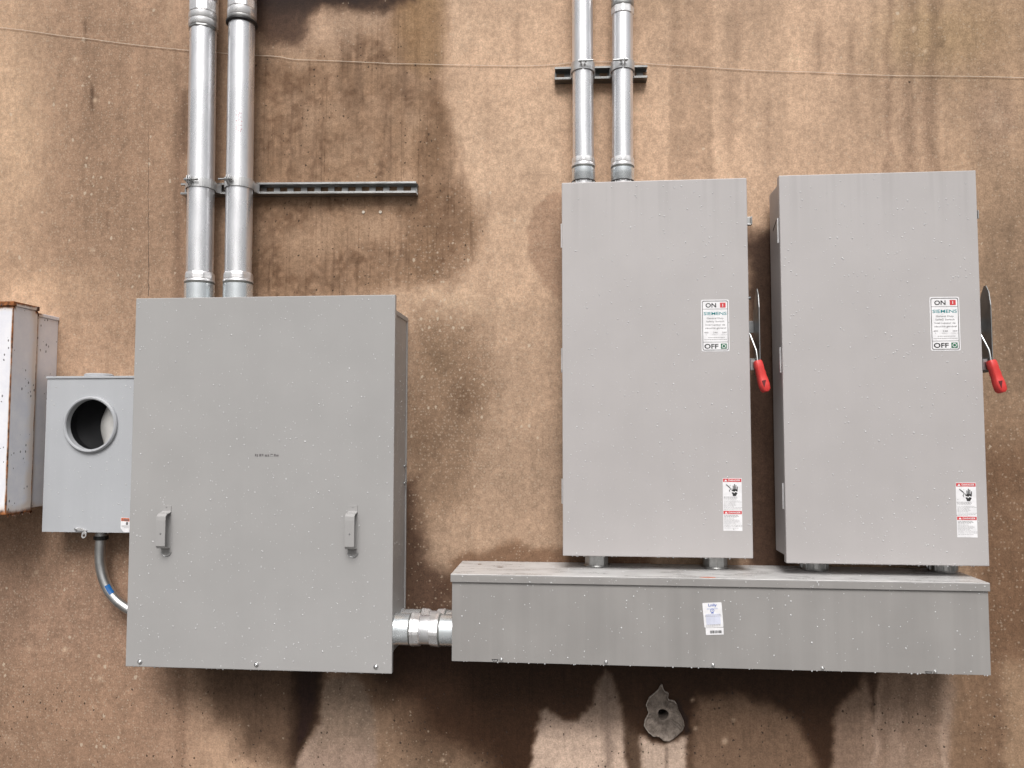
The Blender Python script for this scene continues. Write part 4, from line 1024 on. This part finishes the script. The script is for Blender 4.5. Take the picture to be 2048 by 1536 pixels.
for q in range(n_):
    p_ = (q+1) % n_; fs += [(q, p_, n_+p_, n_+q), (q, 2*n_+q, 2*n_+p_, p_), (n_+q, n_+p_, 3*n_+p_, 3*n_+q), (2*n_+q, 3*n_+q, 3*n_+p_, 2*n_+p_)]
b.add(vs, fs); obj('cover', b, M['met'], mt)
b = MB()
for (x0, x1, z0, z1) in ((ml_+.003, ml_+.006, mzb+.01, mzt), (mr_-.006, mr_-.003, mzb+.01, mzt), (ml_+.0061, mr_-.0061, mzb+.01, mzb+.013), (ml_+.0061, mr_-.0061, mzt-.003, mzt)): b.box(x0, x1, -md+.0165, 0, z0, z1)
b.box(ml_+.0061, mr_-.0061, -.004, -.001, mzb+.0131, mzt-.0031); obj('body', b, M['met'], mt)
b = MB(); b.lathe([(rin+.0005, -.002), (rin-.001, .008), (rin+.002, .0125), (rout-.004, .013), (rout, .009), (rout+.001, .0005)], (rc.x, -md, rc.z), (0, -1, 0), 72, close=False); obj('ring', b, M['met'], mt)
b = MB(); b.lathe([(rin+.006, -.018), (rin+.001, -.050), (.060, -.074), (.001, -.078)], (rc.x, -md, rc.z), (0, -1, 0), 48, close=False); obj('dark_interior', b, M['inside'], mt)
b = MB(); n2_ = 25; vs = []  # pale crescent added to stand for light caught inside the opening
for q in range(n2_):
    zt_ = -.80+1.56*q/(n2_-1); xr = math.sqrt(1-zt_*zt_)*1.04; bow = 1-((zt_+.03)/.80)**2
    for f_, y in ((1.0, .014), (.62, .020), (.3, .042), (0, .085)):
        xl = xr-(.66*max(bow, .02)); vs.append((rc.x-.63*y-.003+rin*(xl+(xr-xl)*f_), -md+y, rc.z-rin*zt_*(-1)))
fs = [(i*4+j, i*4+j+1, (i+1)*4+j+1, (i+1)*4+j) for i in range(n2_-1) for j in range(3)]
b.add(vs, fs, True); obj('lit_crescent', b, M['crescent'], mt)
b = MB(); b.box(ml_-.003, mr_, -md-.004, 0, mzt+.0003, mzt+.0085); obj('top_flange', b, M['met'], mt, .0012)
b = MB(); hc = P(199, 752, .055); b.lathe([(.048, 0), (.048, .008), (.042, .012)], (hc.x, -.058, mzt+.0086), (0, 0, 1), 32); obj('hub_plate', b, M['met'], mt)
# hasp latch
b = MB(); p = P(161, 1058.5, md+.002); b.plate([(-.019, -.004), (-.019, .004), (-.014, .006), (.004, .005), (.016, -.001), (.024, -.002), (.024, -.006), (.010, -.006)], -md-.0012, .003, lambda x, z: (p.x+x, p.z+z)); latch = obj('latch', b, M['cast'], mt, .0005)
b = MB(); b.lathe([(.005, 0), (.0045, .003), (.002, .004)], (p.x-.015, -md-.0045, p.z+.001), (0, -1, 0), 12); obj('latch_screw', b, M['screw'], latch)
b = MB(); q = P(169, 1070.5, md+.004); vs = []
n_ = 20
for rr_, y in ((.0088, 0), (.0044, 0), (.0044, -.002), (.0088, -.002)):
    for i in range(n_):
        th = 2*math.pi*i/n_; ex = 1.0; vs.append((q.x+rr_*math.cos(th)+.25*rr_*math.sin(th), -md-.0058+y, q.z+rr_*1.15*math.sin(th)+(.004 if math.sin(th) > .3 and rr_ > .005 else 0)))
b.add(vs, [(j*n_+i, j*n_+(i+1) % n_, ((j+1) % 4)*n_+(i+1) % n_, ((j+1) % 4)*n_+i) for j in range(4) for i in range(n_)]); obj('seal_tab', b, M['cast'], latch)
# warning sticker
T3 = bil([(242, 1035), (259.5, 1036), (259, 1064.5), (241, 1064)], md)
b = MB(); b.plate([(0, .28), (.35, 0), (1, 0), (1, 1), (0, 1)], -md, .0006, T3); ws = obj('warning_label', b, M['white'], mt)
b = MB(); b.plate([(.05, .76), (.98, .76), (.98, .98), (.05, .98)], -md-.0007, .0003, T3); obj('orange_band', b, M['orange'], ws)
b = MB(); b.plate([(.62, .50), (.78, .50), (.86, .60), (.80, .72), (.66, .72), (.58, .60)], -md-.0007, .0003, T3); b.plate([(.15, .79), (.28, .79), (.21, .93)], -md-.0011, .0003, T3); b.plate([(.34, .80), (.92, .80), (.92, .90), (.34, .90)], -md-.0011, .0003, T3); obj('dark_print', b, M['inkmid'], ws, kind='stuff')
b = MB()
for z in (.43, .36, .29): b.plate([(.1+.3*(z < .3), z), (.95, z), (.95, z+.03), (.1+.3*(z < .3), z+.03)], -md-.0007, .0003, T3)
obj('fine_print', b, M['inkgrey'], ws, kind='stuff')
def md_fn(u, v):
    while True:
        x, z = ml_+.005+u*(mr_-ml_-.02), mzb+.005+v*(mzt-mzb-.01)
        if math.hypot(x-rc.x, z-rc.z) > rout+.004: return (x, -md, z)
        u = (u+.37) % 1; v = (v+.71) % 1
droplets('water_droplets', mt, [(170, md_fn, (0, -1, 0))], 41)
r_ = random.Random(25); drips('hanging_drips', mt, [(ml_+.02+(mr_-ml_-.03)*r_.random(), -md+.006, mzb+.0006) for _ in range(14)], 26)

# ------------------------------------------------------------------ bent conduit under the meter
ed = .056; er = .0178
t = thing('bent_conduit', 'thin bent conduit curving from the meter box into the large cabinet', 'conduit', P(200, 1075, ed))
way = [(202.5, 1060), (201, 1085), (200, 1105), (200.5, 1125), (203.5, 1145), (209, 1163), (217, 1180), (227, 1194), (239, 1206), (253, 1216), (272, 1226)]
pts = [P(a, b_, ed) for a, b_ in way]
# smooth the path
def catmull(p, n_=6):
    o_ = []
    for i in range(len(p)-1):
        a, b_, c, d = p[max(i-1, 0)], p[i], p[i+1], p[min(i+2, len(p)-1)]
        for q in range(n_):
            s_ = q/n_; o_.append(.5*((2*b_)+(c-a)*s_+(2*a-5*b_+4*c-d)*s_*s_+(3*b_-a-3*c+d)*s_**3))
    return o_+[p[-1]]
sp = catmull(pts)
sp = [p for p in sp if p.x < cx0+.012]
b = MB(); b.tube(sp, er, 24); obj('pipe', b, M['dullgalv'] if False else metal('dull_conduit_steel', (.60, .60, .59), .36, .22, 26, .95), t)
b = MB(); q = P(202, 1076, ed); b.lathe([(er*1.25, -.006), (er*1.38, -.0045), (er*1.38, .007), (er*1.2, .0075)], (q.x, -ed, q.z), (0, 0, 1), 30, 12, False); obj('locknut', b, M['black'], t)
b = MB(); b.lathe([(er*1.15, .0077), (er*1.15, .018)], (q.x, -ed, q.z), (0, 0, 1), 30); obj('nipple', b, M['dullgalv'], t)
seg = [p for p in sp if P(0, 1166, ed).z > p.z > P(0, 1187, ed).z]
b = MB(); b.tube(seg, er+.0005, 8, -1.25, -.25, False); obj('blue_tape', b, M['bluetape'], t)

# ------------------------------------------------------------------ rusty box
rx = P(27, 610, RB_D).x; rz1 = P(27, 602.5, RB_D).z; rz0 = P(17, 1030.5, RB_D).z
RBH = rz1-rz0
rb = thing('rusty_box', 'old white painted steel box with rusting edges at the left edge', 'utility box', (rx, 0, rz0))
b = MB(); b.box(rx-RB_W, rx, -RB_D, -RB_S, rz0, rz1-.016); obj('front_case', b, M['rusty'], rb, .003)
b = MB(); b.box(rx-RB_W+.01, rx-.006, -RB_S+.0005, 0, rz0+.012, rz1-.034); obj('rear_case', b, M['rusty'], rb, .002)
b = MB(); b.box(rx-RB_W-.003, rx+.004, -RB_D-.004, -RB_S, rz1-.0155, rz1); obj('lid', b, M['rusty'], rb, .002)
b = MB(); b.box(rx-RB_W+.008, rx-.002, -RB_S+.001, 0, rz1-.0335, rz1-.021); obj('rear_lid', b, M['rusty'], rb, .002)
b = MB(); r_ = random.Random(5)
for i in range(16):
    y = -RB_D+.006+r_.random()*(RB_D-RB_S-.01); wq = r_.uniform(.004, .014); hq = r_.uniform(.003, .010)
    b.prism([(rx-.001, y, rz0+.0025), (rx-.001, y+wq, rz0+.0025), (rx-.001, y+wq*.6, rz0-hq), (rx-.001, y+wq*.2, rz0-hq*.7)], (-.002, 0, 0))
obj('ragged_bottom_edge', b, M['rusty'], rb, kind='stuff')

# ------------------------------------------------------------------ wire along the wall
wp = [(-60, 47), (0, 55), (60, 62), (120, 71), (180, 78), (240, 86), (310, 94), (380, 101), (430, 105), (470, 108), (515, 111), (555, 113), (590, 119), (650, 121), (740, 125), (790, 127.5), (830, 128), (900, 129.5), (1000, 131.5), (1060, 131.5), (1110, 129), (1145, 125), (1180, 124), (1225, 123.5), (1270, 125), (1300, 127.5), (1350, 131), (1400, 133.5), (1480, 139), (1530, 141.5), (1560, 142.5), (1620, 144), (1660, 146), (1720, 149), (1800, 151.5), (1860, 152), (1920, 152.5), (1980, 153.5), (2048, 155.5), (2110, 157)]
wpt = []
for a, b_ in wp:
    d = .004
    wpt.append(P(a, b_, d))
b = MB(); b.tube(catmull(wpt, 4), .0008, 6)
wire = obj('thin_wire', b, M['wire'], None, origin=P(1024, 131, .004)); wire['label'] = 'thin pale wire strung loosely across the wall behind the conduits'; wire['category'] = 'wire'
